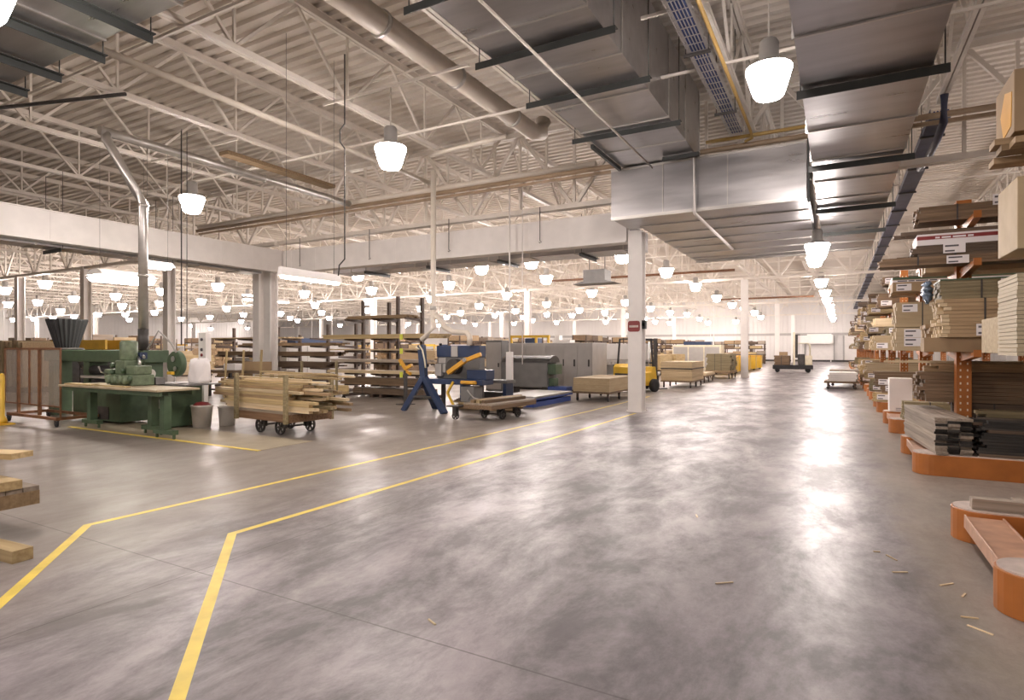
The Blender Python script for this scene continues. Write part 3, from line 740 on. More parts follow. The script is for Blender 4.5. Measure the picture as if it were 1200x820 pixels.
MB().box(.16, .34, -.254, -.25, .12, .26).build('green_mark', M['green'], t)
carton('panel_pack', 'flat pack of pine boards lying on the nearest rack far arms', 'panel pack', 1.1, 2.5, 5.85, 6.5, 1.61, 1.9, 'pine')
board('timber', 'weathered timber lying along the near rounded orange base', 'timber', 2.8, .11, .09, 'greywood', (1.0, 6.34, .282))
board('timber', 'short timber end behind the weathered timber on orange base', 'timber', 2.0, .12, .07, 'greywood', (1.32, 6.54, .282))

# --- row 2: black lumber and the packs on the arms
pile('black_board', 'black-stained board in the ragged pile on the rack base', 'board', 'black boards on the rack base', 1.585, 9.36, .283, 2.9, .135, .036, 6, 12, 'blackwood', 0, .07, .006, mats=['blackwood', 'blackwood', 'blackwood', 'walnut'])
pile('weathered_board', 'grey weathered board lying across the end of the rack base', 'board', 'grey boards across the rack base', 1.50, 9.38, .283, 2.0, .13, .034, 3, 13, 'greywood', PI / 2 + .085, .06, .004, mats=['greywood', 'greywood_black', 'greywood_black'])
pile('olive_board', 'olive brown board lying on top of the black pile', 'board', 'olive boards on the black pile', 1.70, 9.84, .283 + 12 * .038, 2.6, .14, .04, 2, 2, 'olive', 0, .1)
board('pale_board', 'single pale board laid on top of the black pile', 'board', 2.2, .12, .035, 'pine_light', (2.1, 9.5, .283 + 12 * .038), .01)
pack('lumber_pack', 'dark walnut lumber pack at the bottom behind the perforated upright', 'lumber pack', 1.5, 2.7, 10.56, 11.2, .282, .86, 'walnut', 4, 9)
pack('lumber_pack', 'dark brown lumber pack stacked mid height behind the perforated upright', 'lumber pack', 1.08, 3.0, 10.56, 11.25, .865, 1.30, 'brown', 4, 8, jit=.06)
pile('oak_board', 'tan board on top of the dark packs behind the upright', 'board', 'tan boards behind the upright', 1.2, 10.6, 1.304, 2.8, .15, .04, 4, 3, 'oak', 0, .1)
board('pale_stick', 'long pale stick poking out over the dark lumber packs', 'stick', 2.0, .05, .03, 'pine_light', (.62, 10.72, 1.4315), .03)
board('pale_stick', 'short pale stick crossing the end of the dark packs', 'stick', 1.6, .045, .03, 'pine_light', (.95, 10.9, 1.4315), .10)
carton('long_carton', 'brown long carton on the lowest arm of the perforated upright', 'carton', 1.0, 3.0, 9.50, 9.85, 1.602, 1.79, 'card', (), [(.62, .05, .16, .10)])
carton('long_carton', 'second brown long carton tucked behind on the lowest arm', 'carton', 1.12, 3.0, 9.87, 10.2, 1.602, 1.79, 'mdf')
pack('moulding_pack', 'big bundle of mouldings, cut ends painted bright as lit, on lowest arm', 'moulding pack', 1.2, 2.9, 9.42, 10.1, 1.792, 2.29, 'oak', 9, 10, [(.34, .02, .20, .12)], None, True, .055, None, 'pine_light')
pack('lumber_pack', 'olive pack with green top sheet above the pale-ended moulding bundle', 'lumber pack', 1.17, 2.9, 9.45, 10.1, 2.292, 2.53, 'olive', 4, 5, [(.62, .10, .2, .11)], None, True, .02, 'green')
mb = MB(); rng = random.Random(3)
vs = []; 
mb.lathe([(.0, -.13), (.05, -.12), (.085, -.09), (.06, -.06), (.09, -.03), (.065, .0), (.095, .04), (.07, .07), (.09, .10), (.04, .12), (.0, .125)], (0, 0, 0), 13)
mb.v = [(x * .6 + rng.uniform(-.03, .03), y * 1.7 + rng.uniform(-.03, .03), z * 1.1 + rng.uniform(-.02, .02)) for x, y, z in mb.v]
o = mb.build('plastic_wrap_bunch', M['wrap'], None, (1.045, 9.62, 2.40)); tag(o, 'crumpled blue plastic wrap hanging on the end of the olive pack', 'plastic wrap')
pack('lumber_pack', 'long brown pack reaching furthest over the aisle from the middle arm', 'lumber pack', .51, 3.6, 9.55, 9.95, 2.762, 2.875, 'brown', 3, 3, [(.74, .0, .19, .085)], None, True, .02)
pack('lumber_pack', 'dark pack above the long brown one with two white tickets', 'lumber pack', .92, 3.2, 9.6, 10.18, 2.878, 3.03, 'walnut', 5, 4, [(.30, .03, .19, .10)], None, True, .05)
carton('flooring_carton', 'flat white carton with a red band high on the rack', 'carton', .94, 3.1, 9.65, 10.18, 3.034, 3.185, 'paper', [(.50, .82, 'red')], (), None, (.2, .085, .108, (.05, .1, .14, .06), 'paper'))
pile('dark_moulding', 'dark moulding lying loose on the white and red carton', 'moulding', 'dark mouldings on the carton', .82, 9.7, 3.192, 2.4, .07, .05, 4, 1, 'walnut', 0, .14)
pack('lumber_pack', 'topmost brown pack on the highest arm of the perforated upright', 'lumber pack', .96, 3.2, 9.72, 10.2, 3.362, 3.57, 'brown', 4, 5, [(.80, .15, .18, .11)], None, True, .03)
for z0, z1, m_, l in ((1.602, 2.0, 'oak', 'oak pack on the far lowest arm'), (2.762, 3.1, 'mdf', 'tan pack on the far middle arm')):
    pack('lumber_pack', l + ' behind the perforated upright', 'lumber pack', 1.15, 3.0, 10.55, 11.2, z0, z1, m_, 4, 6)

# --- row 3
y = 14.6
carton('long_carton', 'tan carton with green lid band and white printed strip, second rack', 'carton', .95, 2.6, y - .72, y - .14, 2.762, 3.05, 'card', [(.84, 1.0, 'green'), (.66, .80, 'paper')], [(.06, .02, .2, .11)], None, (.08, .2, .222, (.16, .1, .2, .12), 'ink'))
pack('lumber_pack', 'beige pack below the green lidded carton, white ticket on it', 'lumber pack', 1.0, 2.6, y - .8, y - .14, 2.06, 2.55, 'mdf', 3, 6, [(.1, .3, .2, .12)])
pack('lumber_pack', 'pale lumber pack on the lowest arm of the second full rack', 'lumber pack', .98, 2.7, y - .82, y - .14, 1.602, 2.05, 'pine_light', 4, 6, [(.15, .26, .22, .13), (.15, .09, .22, .13), (.72, .0, .22, .07)])
pack('lumber_pack', 'light brown pack on the base of the second full rack', 'lumber pack', 1.1, 2.7, y - 1.0, y - .62, .283, .62, 'olive', 3, 5)
carton('white_carton', 'white carton standing on the rack base beside pale sticks', 'carton', .98, .42, y + .62, y + 1.0, .283, 1.0, 'foam', (), [(.1, .02, .2, .05)])
carton('white_carton', 'smaller white carton right of the tall white one', 'carton', 1.75, .3, y + .62, y + 1.0, .283, .92, 'foam')
pack('lumber_pack', 'tan pack on the far arm of the second full rack', 'lumber pack', 1.0, 2.7, y + .2, y + .85, 2.762, 3.1, 'oak', 4, 5)
pack('lumber_pack', 'topmost walnut pack of the second full rack', 'lumber pack', 1.1, 2.4, y + .2, y + .8, 3.362, 3.56, 'walnut', 4, 3)
# --- row 4 and beyond: repeats of a few packs
PT = []
for i, (m_, nx, nz) in enumerate((('pine', 4, 7), ('brown', 4, 6), ('mdf', 2, 8), ('olive', 5, 6), ('walnut', 4, 6), ('pine_light', 5, 8), ('beige', 1, 10))):
    PT.append((m_, nx, nz))
def far_pack(x, ya, yb, z, h, L, q):
    m_, nx, nz = PT[q]
    pack('lumber_pack', 'lumber pack on the receding far racks beside the aisle', 'lumber pack', x, L, ya, yb, z, z + h, m_, nx, max(2, int(nz * h / .35)), [(.06, .05, .2, .11)] if random.random() < .75 else (), 'packs on the far racks', False, .05)
for i, y in enumerate(ROWS[3:]):
    for lev, z in enumerate([.283] + [a + .002 for a in LEV]):
        room = [.9, .85, .42, .38][lev]
        for side in (-1, 1):
            zz = z
            if lev == 0: ya, yb = (y - 1.02, y - .62) if side < 0 else (y + .62, y + 1.02)
            else: ya, yb = (y - .85, y - .14) if side < 0 else (y + .14, y + .85)
            top = z + room
            while zz < top - .16:
                h = min(random.choice((.16, .22, .30, .38)), top - zz - .01)
                if random.random() < (.86 if lev < 3 else .6): far_pack(random.uniform(.78, 1.15), ya, yb, zz, h, random.uniform(1.7, 2.9), random.randrange(7))
                else: break
                zz += h + .004
                if i > 5: break
# items on the floor by the near base
SP = [(.35, 5.15, .5), (.62, 5.02, .8), (.72, 4.86, 1.2), (.40, 5.45, 2.1), (.66, 4.5, .2), (.78, 4.3, 2.5), (.25, 5.6, .3), (-.75, 4.3, .7), (-2.1, 2.85, 2.7), (-1.2, 5.9, 1.9)]
for i, (x, y_, a) in enumerate(SP):
    board('wood_splinter', 'thin pale wood splinter lying on the concrete floor', 'wood splinter', random.uniform(.05, .14), .012, .006, 'pine_light', (x, y_, .0005), a, 'splinters on the floor')
# ------------------------------------------------------------------ floor tape
def tape(label, pts, w=.075):
    vs = []; n = len(pts)
    for i, p in enumerate(pts):
        p = Vector(p)
        a = (p - Vector(pts[i - 1])).normalized() if i else None
        b = (Vector(pts[i + 1]) - p).normalized() if i < n - 1 else None
        d = (a + b).normalized() if a is not None and b is not None else (a if a is not None else b)
        nn = Vector((-d.y, d.x)); k = w / 2 / max(.5, nn.dot(Vector((-(b or a).y, (b or a).x))))
        vs += [(p.x + nn.x * k, p.y + nn.y * k), (p.x - nn.x * k, p.y - nn.y * k)]
    mb = MB(); V3 = [(x, y, .0012) for x, y in vs] + [(x, y, .0002) for x, y in vs]; m = len(vs)
    F = []
    for i in range(n - 1):
        F.append((2 * i, 2 * i + 1, 2 * i + 3, 2 * i + 2)); F.append((2 * i, 2 * i + 2, m + 2 * i + 2, m + 2 * i)); F.append((2 * i + 1, m + 2 * i + 1, m + 2 * i + 3, 2 * i + 3))
    mb._add(V3, F)
    return tag(mb.build('floor_tape', M['tape']), label, 'floor tape')
tape('outer bent yellow tape line, passing nearer the lumber carts', [(-3.6, .75), (-4.73, 1.72), (-6.13, 2.89), (-6.0, 5.97), (-5.72, 14.43), (-5.66, 20)])
tape('inner bent yellow tape line ending at the sign column', [(-1.9, .95), (-2.72, 1.66), (-4.72, 3.38), (-4.64, 6.11), (-4.50, 14.6)])
# ------------------------------------------------------------------ carts
def spoked_wheel(parent, c, r, axis, name='wheel', mat='dark', w=.045):
    a = {'x': 0, 'y': 1}[axis]; mb = MB()
    prof = [(r * .80, -w / 2), (r, -w / 2), (r, w / 2), (r * .80, w / 2), (r * .80, -w / 2)]
    prof = [(r * .86, -w / 2), (r, -w / 2), (r, w / 2), (r * .86, w / 2), (r * .86, -w / 2)]
    mb.lathe(prof, c, 20, axis)
    mb.lathe([(r * .22, -w * .7), (r * .22, w * .7)], c, 10, axis)
    for k in range(6):
        t = 2 * PI * k / 6; dx, dz = math.cos(t), math.sin(t)
        if axis == 'y': p0 = (c[0] + dx * r * .2, c[1], c[2] + dz * r * .2); p1 = (c[0] + dx * r * .84, c[1], c[2] + dz * r * .84)
        else: p0 = (c[0], c[1] + dx * r * .2, c[2] + dz * r * .2); p1 = (c[0], c[1] + dx * r * .84, c[2] + dz * r * .84)
        mb.bar(p0, p1, .025, .025)
    return mb.build(name, M[mat], parent)
def caster(parent, x, y, top, r=.06, mat='black'):
    mb = MB().bar((x, y - .03, top), (x, y - .03, r), .02, .03).bar((x, y + .03, top), (x, y + .03, r), .02, .03).box(x - .035, x + .035, y - .045, y + .045, top - .012, top)
    q = mb.build('caster', M['dark'], parent)
    MB().lathe([(r * .5, -.018), (r, -.016), (r, .016), (r * .5, .018)], (x, y, r), 14, 'y').build('caster_wheel', M[mat], q)
def flat_cart(label, loc, rz, L, W, zb, zt, r, stakes=False, name='platform_cart', fm='brown'):
    t = thing(name, label, 'cart', (loc[0], loc[1], 0), rz)
    mb = MB(); n = 6
    for k in range(n): mb.box(-L / 2, L / 2, -W / 2 + k * W / n + .003, -W / 2 + (k + 1) * W / n - .003, zt - .04, zt)
    mb.build('deck', M['greywood'], t)
    MB().box(-L / 2, L / 2, -W / 2, -W / 2 + .07, zb, zt - .041).box(-L / 2, L / 2, W / 2 - .07, W / 2, zb, zt - .041).box(-L / 2, -L / 2 + .07, -W / 2 + .071, W / 2 - .071, zb, zt - .041).box(L / 2 - .07, L / 2, -W / 2 + .071, W / 2 - .071, zb, zt - .041).build('frame', M[fm], t)
    for sx in (-.17 * L, .17 * L) if not stakes else (-.15 * L, .22 * L):
        for sy in (-1, 1): spoked_wheel(t, (sx, sy * (W / 2 - .14), r), r, 'y')
        MB().lathe([(.018, -W / 2 + .1), (.018, W / 2 - .1)], (sx, 0, r), 8, 'y').build('axle', M['dark'], t)
        MB().box(sx - .05, sx + .05, -W / 2 + .2, -W / 2 + .26, r - .03, zb).build('axle_bracket', M['dark'], t); MB().box(sx - .05, sx + .05, W / 2 - .26, W / 2 - .2, r - .03, zb).build('axle_bracket', M['dark'], t)
    if stakes:
        for sx in (-1, 1):
            for sy in (-1, 1): MB().box(sx * (L / 2 - .06) - .035, sx * (L / 2 - .06) + .035, sy * (W / 2 + .035) - .034, sy * (W / 2 + .035) + .034, zb - .02, 1.16).build('stake', M['olive'], t)
    return t
CX, CY, CR = -9.65, 8.05, -.10
flat_cart('wooden stake cart heaped with loose lumber slats', (CX, CY), CR, 1.75, .95, .27, .46, .145, True, fm='rust_wood')
rng = random.Random(11)
for k in range(9):                                   # heap of slats: every slat its own board
    for i in range(7 if k < 7 else 5):
        L = rng.uniform(2.2, 3.3); m_ = rng.choice(['pine', 'pine', 'olive', 'oak', 'pine_light', 'olive'])
        a = CR
        off = rng.uniform(-1.85, -1.15) - (.0 if k % 2 else .1); lat = -.36 + .115 * i + (.11 if k >= 7 else 0)
        c, s = math.cos(CR), math.sin(CR)
        board('rough_board', 'rough lumber slat heaped on the stake cart', 'slat', L, .092, .050, m_, (CX + c * off - s * lat, CY + s * off + c * lat, .463 + k * .0555), a, 'slats on the stake cart', 0)
for i in range(6):
    a = CR + rng.uniform(-.07, .05); off = rng.uniform(-1.7, -.9); lat = -.25 + .12 * i
    c, s = math.cos(CR), math.sin(CR)
    board('rough_board', 'rough slat lying crooked on top of the stake cart heap', 'slat', 2.7, .085, .03, rng.choice(['pine', 'pine_light']), (CX + c * off - s * lat, CY + s * off + c * lat, .965 + .034 * i), a, 'crooked top slats')

flat_cart('low flat wooden cart with spoked iron wheels beside the blue saw', (-7.05, 12.2), PI / 2 - .12, 1.8, .82, .27, .40, .11)
for k, (dx, L, m_) in enumerate(((-.32, 1.9, 'oak'), (-.17, 1.7, 'pine'), (-.02, 1.6, 'brown'))):
    board('plank', ['oak plank on the left edge of the flat spoked cart', 'pine plank in the middle of the flat spoked cart', 'dark plank on the flat spoked cart'][k], 'plank', L, .11, .07, m_, (-7.0 + dx, 11.35, .402), PI / 2 - .12)
t = thing('small_hand_dolly', 'small dolly with one wheel in front of the flat spoked cart', 'dolly', (-7.75, 11.3, 0))
spoked_wheel(t, (0, 0, .09), .09, 'y'); MB().box(-.05, .05, -.06, -.035, .09, .3).box(-.05, .05, .035, .06, .09, .3).box(-.16, .16, -.14, .14, .30, .33).build('fork', M['dark'], t)

# foreground cart at the left edge
t = flat_cart('worn wooden cart cut off by the left edge of the view', (-7.32, 2.13), .03, 2.3, .74, .28, .44, .14, fm='oak')
for k in range(3):
    for i in range(2 if k else 3):
        board('thick_plank', 'thick pale plank on the cart at the left edge', 'plank', 1.75, .17, .075, 'pine', (-8.0 + .05 * i, 1.88 + i * .19 + .01 * k, .443 + k * .078), .03, 'planks on the left edge cart')
board('thick_plank', 'pale plank laid highest across the left edge cart load', 'plank', 1.3, .2, .05, 'pine', (-7.55, 2.02, .443 + 3 * .078 + .002), .35)
board('thick_plank', 'second pale plank resting askew on the left edge load', 'plank', 1.1, .16, .05, 'pine_light', (-7.75, 2.1, .443 + 3 * .078 + .054), .1)
board('floor_plank', 'short thick plank lying on the floor at the left edge', 'plank', 1.6, .14, .095, 'pine', (-7.12, 2.02, .0), .085)

# ------------------------------------------------------------------ screen cart, bollard
t = thing('rolling_screen', 'brown framed rolling screen with smoky plastic sheet at left', 'screen', (-15.52, 6.55, 0))
for sy in (-.38, .38): MB().box(-1.0, 1.25, sy - .03, sy + .03, .14, .2).build('base_bar', M['rust'], t)
MB().box(-1.0, -.94, -.35, .35, .14, .2).box(1.19, 1.25, -.35, .35, .14, .2).build('cross_bar', M['rust'], t)
for sx in (-.95, 1.2):
    for sy in (-.38, .38): caster(t, sx, sy, .14, .06)
for sx, w in ((-1.3, .03), (-.62, .055), (-.12, .03), (.35, .055), (1.25, .03)):
    MB().box(sx - w / 2, sx + w / 2, -.33 - w / 2, -.33 + w / 2, .2 if w > .04 or sx > 1 else .42, 1.62).build('post', M['rust'], t)
MB().box(-1.32, 1.27, -.345, -.315, 1.62, 1.66).box(-1.32, 1.27, -.345, -.315, .40, .43).build('rail', M['rust'], t)
MB().box(-1.28, 1.24, -.312, -.308, .43, 1.62).build('plastic_sheet', M['screen'], t)
t = thing('yellow_post', 'yellow guard post with flange at the far left edge', 'post', (-15.79, 5.78, 0))
MB().box(-.18, .18, -.18, .18, 0, .03).build('flange', M['yellow'], t)
MB().lathe([(.10, .03), (.10, .1), (.058, .2), (.058, 1.05), (.04, 1.10), (0, 1.11)], (0, 0, 0), 16).build('post', M['yellow'], t)
# ------------------------------------------------------------------ green moulder / saw
t = thing('green_moulding_machine', 'large old green woodworking machine with long table and black hopper', 'machine', (-13, 7, .0075))
MB().box(-2.5, -.5, .0, .75, .04, .72).build('base', M['green'], t, bevel=.02)
MB().box(-1.5, -.95, -.012, -.001, .08, .36).build('grille', M['dark'], t)
MB().box(-4.25, .1, .15, .7, 1.33, 1.60).build('upper_beam', M['green'], t, bevel=.02)
MB().box(-2.45, -2.2, .2, .6, .725, 1.33).build('support_post', M['green'], t); MB().box(-4.1, -3.85, .2, .6, .0, 1.33).build('support_post', M['green'], t); MB().box(-.3, -.05, .25, .65, .905, 1.33).build('support_post', M['green'], t)
mb = MB().lathe([(.11, -2.1), (.11, -.55)], (0, .25, 1.14), 16, 'x'); mb.build('feed_roller', M['black'], t)
MB().lathe([(.10, -.54), (.10, .2)], (0, .25, 1.1), 16, 'x').build('feed_roller', M['plastic_white'], t)
MB().box(-2.2, -.4, .02, .62, .97, 1.02).build('belt', M['grey'], t)
MB().box(-1.9, -.6, .1, .6, .76, .94).build('roller_bed', M['black'], t)
mb = MB().box(-1.05, 2.45, -.92, -.12, .86, .90); mb.build('table_top', M['table_yellow_lit'], t, bevel=.008)
MB().box(-1.0, 2.4, -.86, -.80, .78, .859).box(-1.0, 2.4, -.24, -.18, .78, .859).build('table_rail', M['green'], t)
for lx, ly in ((2.26, -.66), (1.5, -.45), (-.6, -.5)):
    MB().box(lx - .07, lx + .07, ly - .07, ly + .07, .16, .78).build('leg', M['green'], t, bevel=.006)
    MB().box(lx - .30, lx + .30, ly - .06, ly + .06, .08, .16).box(lx - .28, lx - .24, ly - .02, ly + .02, 0, .08).box(lx + .24, lx + .28, ly - .02, ly + .02, 0, .08).build('foot', M['green'], t, bevel=.006)
MB().box(.35, 1.05, .1, .85, .02, .88).build('cabinet', M['green'], t, bevel=.015)
MB().lathe([(.10, 0), (.10, -.04), (.05, -.05)], (.85, .1, .5), 16, 'y').build('hand_knob', M['grey'], t)
MB().box(.2, 1.62, .1, .9, .885, .91).build('side_table', M['grey_dark'], t)
mb = MB().box(.15, .95, -.55, -.10, .903, 1.12).box(.25, .6, -.50, -.15, 1.12, 1.40).box(.65, .95, -.5, -.15, 1.12, 1.30).box(-.15, .14, -.5, -.2, 1.0, 1.22)
mb.build('cutter_head', M['green_light'], t, bevel=.025)
mb = MB()
for x in (.28, .48, .68, .86): mb.lathe([(.075, 0), (.085, -.03), (.085, -.10), (.05, -.12)], (x, -.55, 1.02), 14, 'y')
mb.build('spindle_cap', M['green_light'], t)
MB().lathe([(.15, .0), (.16, .02), (.16, .36), (.12, .40)], (.42, -.32, 1.40), 16).build('motor', M['green_light'], t)
MB().lathe([(.25, -.06), (.27, -.04), (.27, .04), (.25, .06), (.08, .07)], (.95, .35, 1.32), 24, 'y').build('belt_guard', M['green'], t)
MB().box(.85, 1.0, .2, .27, 1.10, 1.16).build('rating_plate', M['yellow'], t)
MB().tube([(.55, -.2, 1.46), (.72, -.28, 1.36), (.82, -.32, 1.30)], .028, 10).tube([(.55, -.12, 1.5), (.66, -.15, 1.46)], .028, 10).build('chrome_rod', M['chrome'], t)
for x, z in ((.22, 1.17), (.22, 1.30), (.60, 1.20), (.97, 1.05)): MB().lathe([(.05, 0), (.055, -.02), (.055, -.05), (.02, -.07)], (x, -.56 if z < 1.1 else -.5, z), 12, 'y').build('hand_wheel', M['green'], t)
MB().tube([(-.02, -.5, 1.12), (-.02, -.62, 1.16), (-.02, -.66, 1.28)], .016, 8).build('lever', M['chrome'], t)
MB().lathe([(.06, -.012), (.06, .0)], (.95, .27, 1.42), 16, 'y').lathe([(.05, -.012), (.05, .0)], (1.02, .27, 1.22), 16, 'y').build('guard_boss', M['chrome'], t)
MB().tube([(.7, -.1, 1.62), (.9, .0, 2.0), (1.0, .2, 1.75), (1.08, .26, 1.56)], .022, 8).build('suction_hose', M['grey'], t)
MB().box(.5, .95, -.08, .1, .912, 1.05).build('tool_tray', M['grey_dark'], t)
MB().box(-.9, .1, -.88, -.7, .902, .93).box(.2, 1.3, -.85, -.75, .902, .925).build('workpiece', M['pine'], t)
MB().box(.48, .60, -.2, -.05, 1.42, 1.56).build('blue_switch_box', M['blue'], t)
mb = MB()
N = 24
for k in range(N):                                   # ribbed hopper: flutes all round
    pass
prof_o = []
hv = []
for z, r in ((1.66, .24), (1.70, .25), (2.32, .43), (2.36, .43)):
    for k in range(2 * N):
        a = PI * k / N; q = r * (1.0 if k % 2 == 0 else .93); hv.append((-3.7 + q * math.cos(a), .42 + q * math.sin(a), z))
hf = [(i * 2 * N + k, i * 2 * N + (k + 1) % (2 * N), (i + 1) * 2 * N + (k + 1) % (2 * N), (i + 1) * 2 * N + k) for i in range(3) for k in range(2 * N)]
hf.append(tuple(range(6 * N, 8 * N)))
mb._add(hv, hf); mb.build('hopper', M['black'], t)
MB().lathe([(.34, 1.605), (.36, 1.62), (.33, 1.655), (.24, 1.66)], (-3.7, .42, 0), 20).build('hopper_collar', M['dark'], t)
MB().box(.65, 1.1, .2, .7, .912, .925).build('paper_sheets', M['paper'], t)
mb = MB().lathe([(.16, .93), (.19, 1.0), (.17, 1.15), (.20, 1.3), (.15, 1.42), (.06, 1.45), (0, 1.45)], (1.47, .50, .0), 17)
rr = random.Random(5); mb.v = [(x + rr.uniform(-.04, .04), y + rr.uniform(-.04, .04), z) for x, y, z in mb.v]
tag(mb.build('plastic_bag', M['paper'], None, (-13, 7, 0)), 'crumpled white plastic bag standing on the green machine side table', 'bag')
t = thing('control_panel', 'white control panel with dark buttons on a post behind the green machine', 'control panel', (-12.55, 8.3, 0))
MB().box(-.05, .05, -.05, .05, 0, 1.35).build('post', M['white'], t)
MB().box(-.13, .13, -.07, .07, 1.35, 2.0).build('box', M['white'], t, bevel=.008)
for z, m_ in ((1.50, 'red'), (1.62, 'ink'), (1.85, 'ink')): MB().lathe([(.035, 0), (.035, -.02), (.02, -.03)], (0, -.07, z), 12, 'y').build('button', M[m_], t)
t = thing('bucket', 'white plastic bucket with a red rag in it beside the green cabinet', 'bucket', (-11.62, 7.62, 0))
MB().lathe([(.17, .0), (.205, .43), (.22, .44), (.22, .47), (.20, .47), (.165, .02), (.0, .02)], (0, 0, 0), 22).build('body', M['plastic_white'], t)
MB().lathe([(.17, .38), (.18, .46), (.12, .52), (.0, .54)], (0, 0, 0), 12).build('red_rag', M['red'], t)
t = thing('bucket', 'second white bucket right behind the one with the red rag', 'bucket', (-11.45, 8.08, 0))
MB().lathe([(.15, .0), (.18, .38), (.195, .39), (.195, .42), (.175, .42), (.145, .02), (.0, .02)], (0, 0, 0), 22).build('body', M['plastic_white'], t)
t = thing('floor_mat', 'thin tan floor sheet with a yellow front strip by the green machine', 'floor mat', (0, 0, 0))
MB().box(-14.12, -8.15, 6.36, 7.42, .0005, .006).build('sheet', M['mat_tan'], t)
MB().box(-14.12, -8.15, 6.28, 6.355, .0005, .007).build('yellow_edge', M['tape'], t)

# ------------------------------------------------------------------ lumber racks in the middle distance
def pole_rack(label, x0, x1, y, posts, tiers, W=.9, rise=.06):
    t = thing('lumber_pole_rack', label, 'rack', (x0, y, 0))
    L = x1 - x0
    for px, h in posts:
        MB().box(px - .05, px + .05, -.05, .05, .1, h).build('post', M['rack_brown'], t)
    MB().box(0, L, -.06, .06, .0, .1).build('base_bar', M['rack_brown'], t)
    for px, h in posts:
        MB().box(px - .06, px + .06, -W, -.061, 0, .1).build('foot', M['rack_brown'], t)
        for z in tiers:
            if z + .1 < h: MB().prism([(-.05, z - .11), (-.05, z - .002), (-W, z - .002), (-W, z - .05)], 'x', px - .03, px + .03).build('arm', M['rack_brown'], t)
    return t
R3 = (-15.3, 15.95)
pole_rack('tall brown pole rack with boards on four tiers left of the blue saw', R3[0], -11.5, R3[1], [(.35, 3.35), (1.55, 3.25), (1.95, 3.45), (3.0, 3.35)], [.42, .80, 1.18, 1.58, 1.98, 2.66])
for z, m_, nx, nz, L, xo in ((.42, 'brown', 4, 5, 3.4, .2), (.80, 'pine_light', 5, 2, 4.2, -.6), (1.18, 'greywood', 5, 2, 4.0, -.4), (1.58, 'pine_light', 5, 1, 4.1, -.4), (1.98, 'pine', 5, 3, 4.9, -.7), (2.66, 'oak', 4, 2, 2.6, .4)):
    pile('rack_board', 'long board lying on the tall brown pole rack', 'board', 'boards on the tall pole rack', R3[0] + xo, R3[1] - .88, z, L, .15, .045, nx, nz, m_, 0, .12, .006)
pack('lumber_pack', 'dark olive pack on the floor under the tall pole rack', 'lumber pack', -14.6, 3.0, 15.08, 15.85, .11, .305, 'walnut', 4, 3)
for z in (.83, 1.22, 1.60, 2.06):
    o = MB().box(-.06, .06, -.012, 0, -.16, .02).build('tag_card', M['lime'], None, (-12.45, R3[1] - .905, z + .03))
    tag(o, 'bright lime tag hanging from a board tier of the tall rack', 'tag', 'lime tags on the tall rack'); o.name = 'hanging_tag_card'
pole_rack('long brown pole rack with mixed lumber behind the stake cart', -24.0, -15.9, 17.0, [(.4, 2.55), (1.9, 2.2), (3.3, 2.55), (4.6, 2.2), (6.2, 2.6), (7.7, 2.6)], [.45, .9, 1.35, 1.75, 2.05])
for z, m_, nx, nz, L, xo in ((.45, 'oak', 4, 4, 6.5, .3), (.9, 'walnut', 4, 4, 6.0, 1.2), (1.35, 'brown', 5, 3, 6.8, .4), (1.75, 'card', 4, 2, 5.4, 2.0), (2.05, 'pine_light', 5, 1, 5.5, -.8)):
    pile('rack_board', 'long board lying on the low brown rack behind the stake cart', 'board', 'boards on the long low rack', -24.0 + xo, 16.12, z, L, .15, .055, nx, nz, m_, 0, .3, .01)
t = thing('tool_cart', 'low wooden trolley with two handles below the tall pole rack', 'trolley', (-14.2, 13.4, 0), .05)
MB().box(-.75, .75, -.3, .3, .22, .30).build('deck', M['pine'], t)
MB().box(-.75, .75, -.30, -.27, .30, .48).box(-.75, .75, .27, .30, .30, .48).build('side_board', M['pine'], t)
for x in (-.72, .72): MB().box(x - .03, x + .03, -.26, -.2, .3, 1.25).build('upright', M['olive'], t)
for x in (-.6, .6):
    for y in (-.22, .22): caster(t, x, y, .22, .08)

# ------------------------------------------------------------------ blue saw
t = thing('blue_saw', 'dark blue cut-off saw on splayed legs with yellow arms', 'saw machine', (-9.5, 12.4, 0))
MB().bar((0, 0, .80), (-.10, .02, 1.74), .17, .15, (0, 1, 0)).build('post', M['blue'], t, bevel=.01)
for p in ((-.56, -.16), (.86, -.28), (-.12, .68)):
    MB().bar((0.02 if p[0] > 0 else -.04, .0, .88), (p[0], p[1], .0), .15, .13, (0, 0, 1)).build('leg', M['blue'], t, bevel=.008)
MB().bar((-.36, -.1, .38), (.52, -.18, .38), .06, .06).bar((-.36, -.1, .38), (-.1, .42, .36), .05, .05).build('leg_brace', M['dark'], t)
mb = MB().box(.18, 1.52, .30, .62, 1.42, 1.72); mb.build('top_housing', M['blue'], t, bevel=.012)
mb = MB().box(.66, .86, .285, .299, 1.43, 1.71); mb.box(.69, .83, .28, .2845, 1.47, 1.67); mb.build('window_frame', M['grey'], t)
MB().box(.26, .48, .286, .299, 1.26, 1.40).build('front_plate', M['grey'], t)
MB().box(.18, 1.5, .32, .60, .86, 1.419).build('lower_housing', M['grey_dark'], t, bevel=.012)
MB().box(.20, .40, .20, .315, .92, 1.24).box(.45, .54, .2, .315, 1.02, 1.24).build('control_box', M['grey'], t, bevel=.006)
MB().lathe([(.19, -.08), (.2, -.06), (.2, .12), (.12, .14)], (.82, .18, 1.18), 20, 'y').build('blade_guard', M['dark'], t)
MB().box(-.2, 1.75, .05, .62, .72, .855).build('saw_bed', M['blue'], t, bevel=.01)
MB().box(1.2, 1.78, .2, .62, .855, 1.1).build('end_housing', M['blue'], t, bevel=.012)
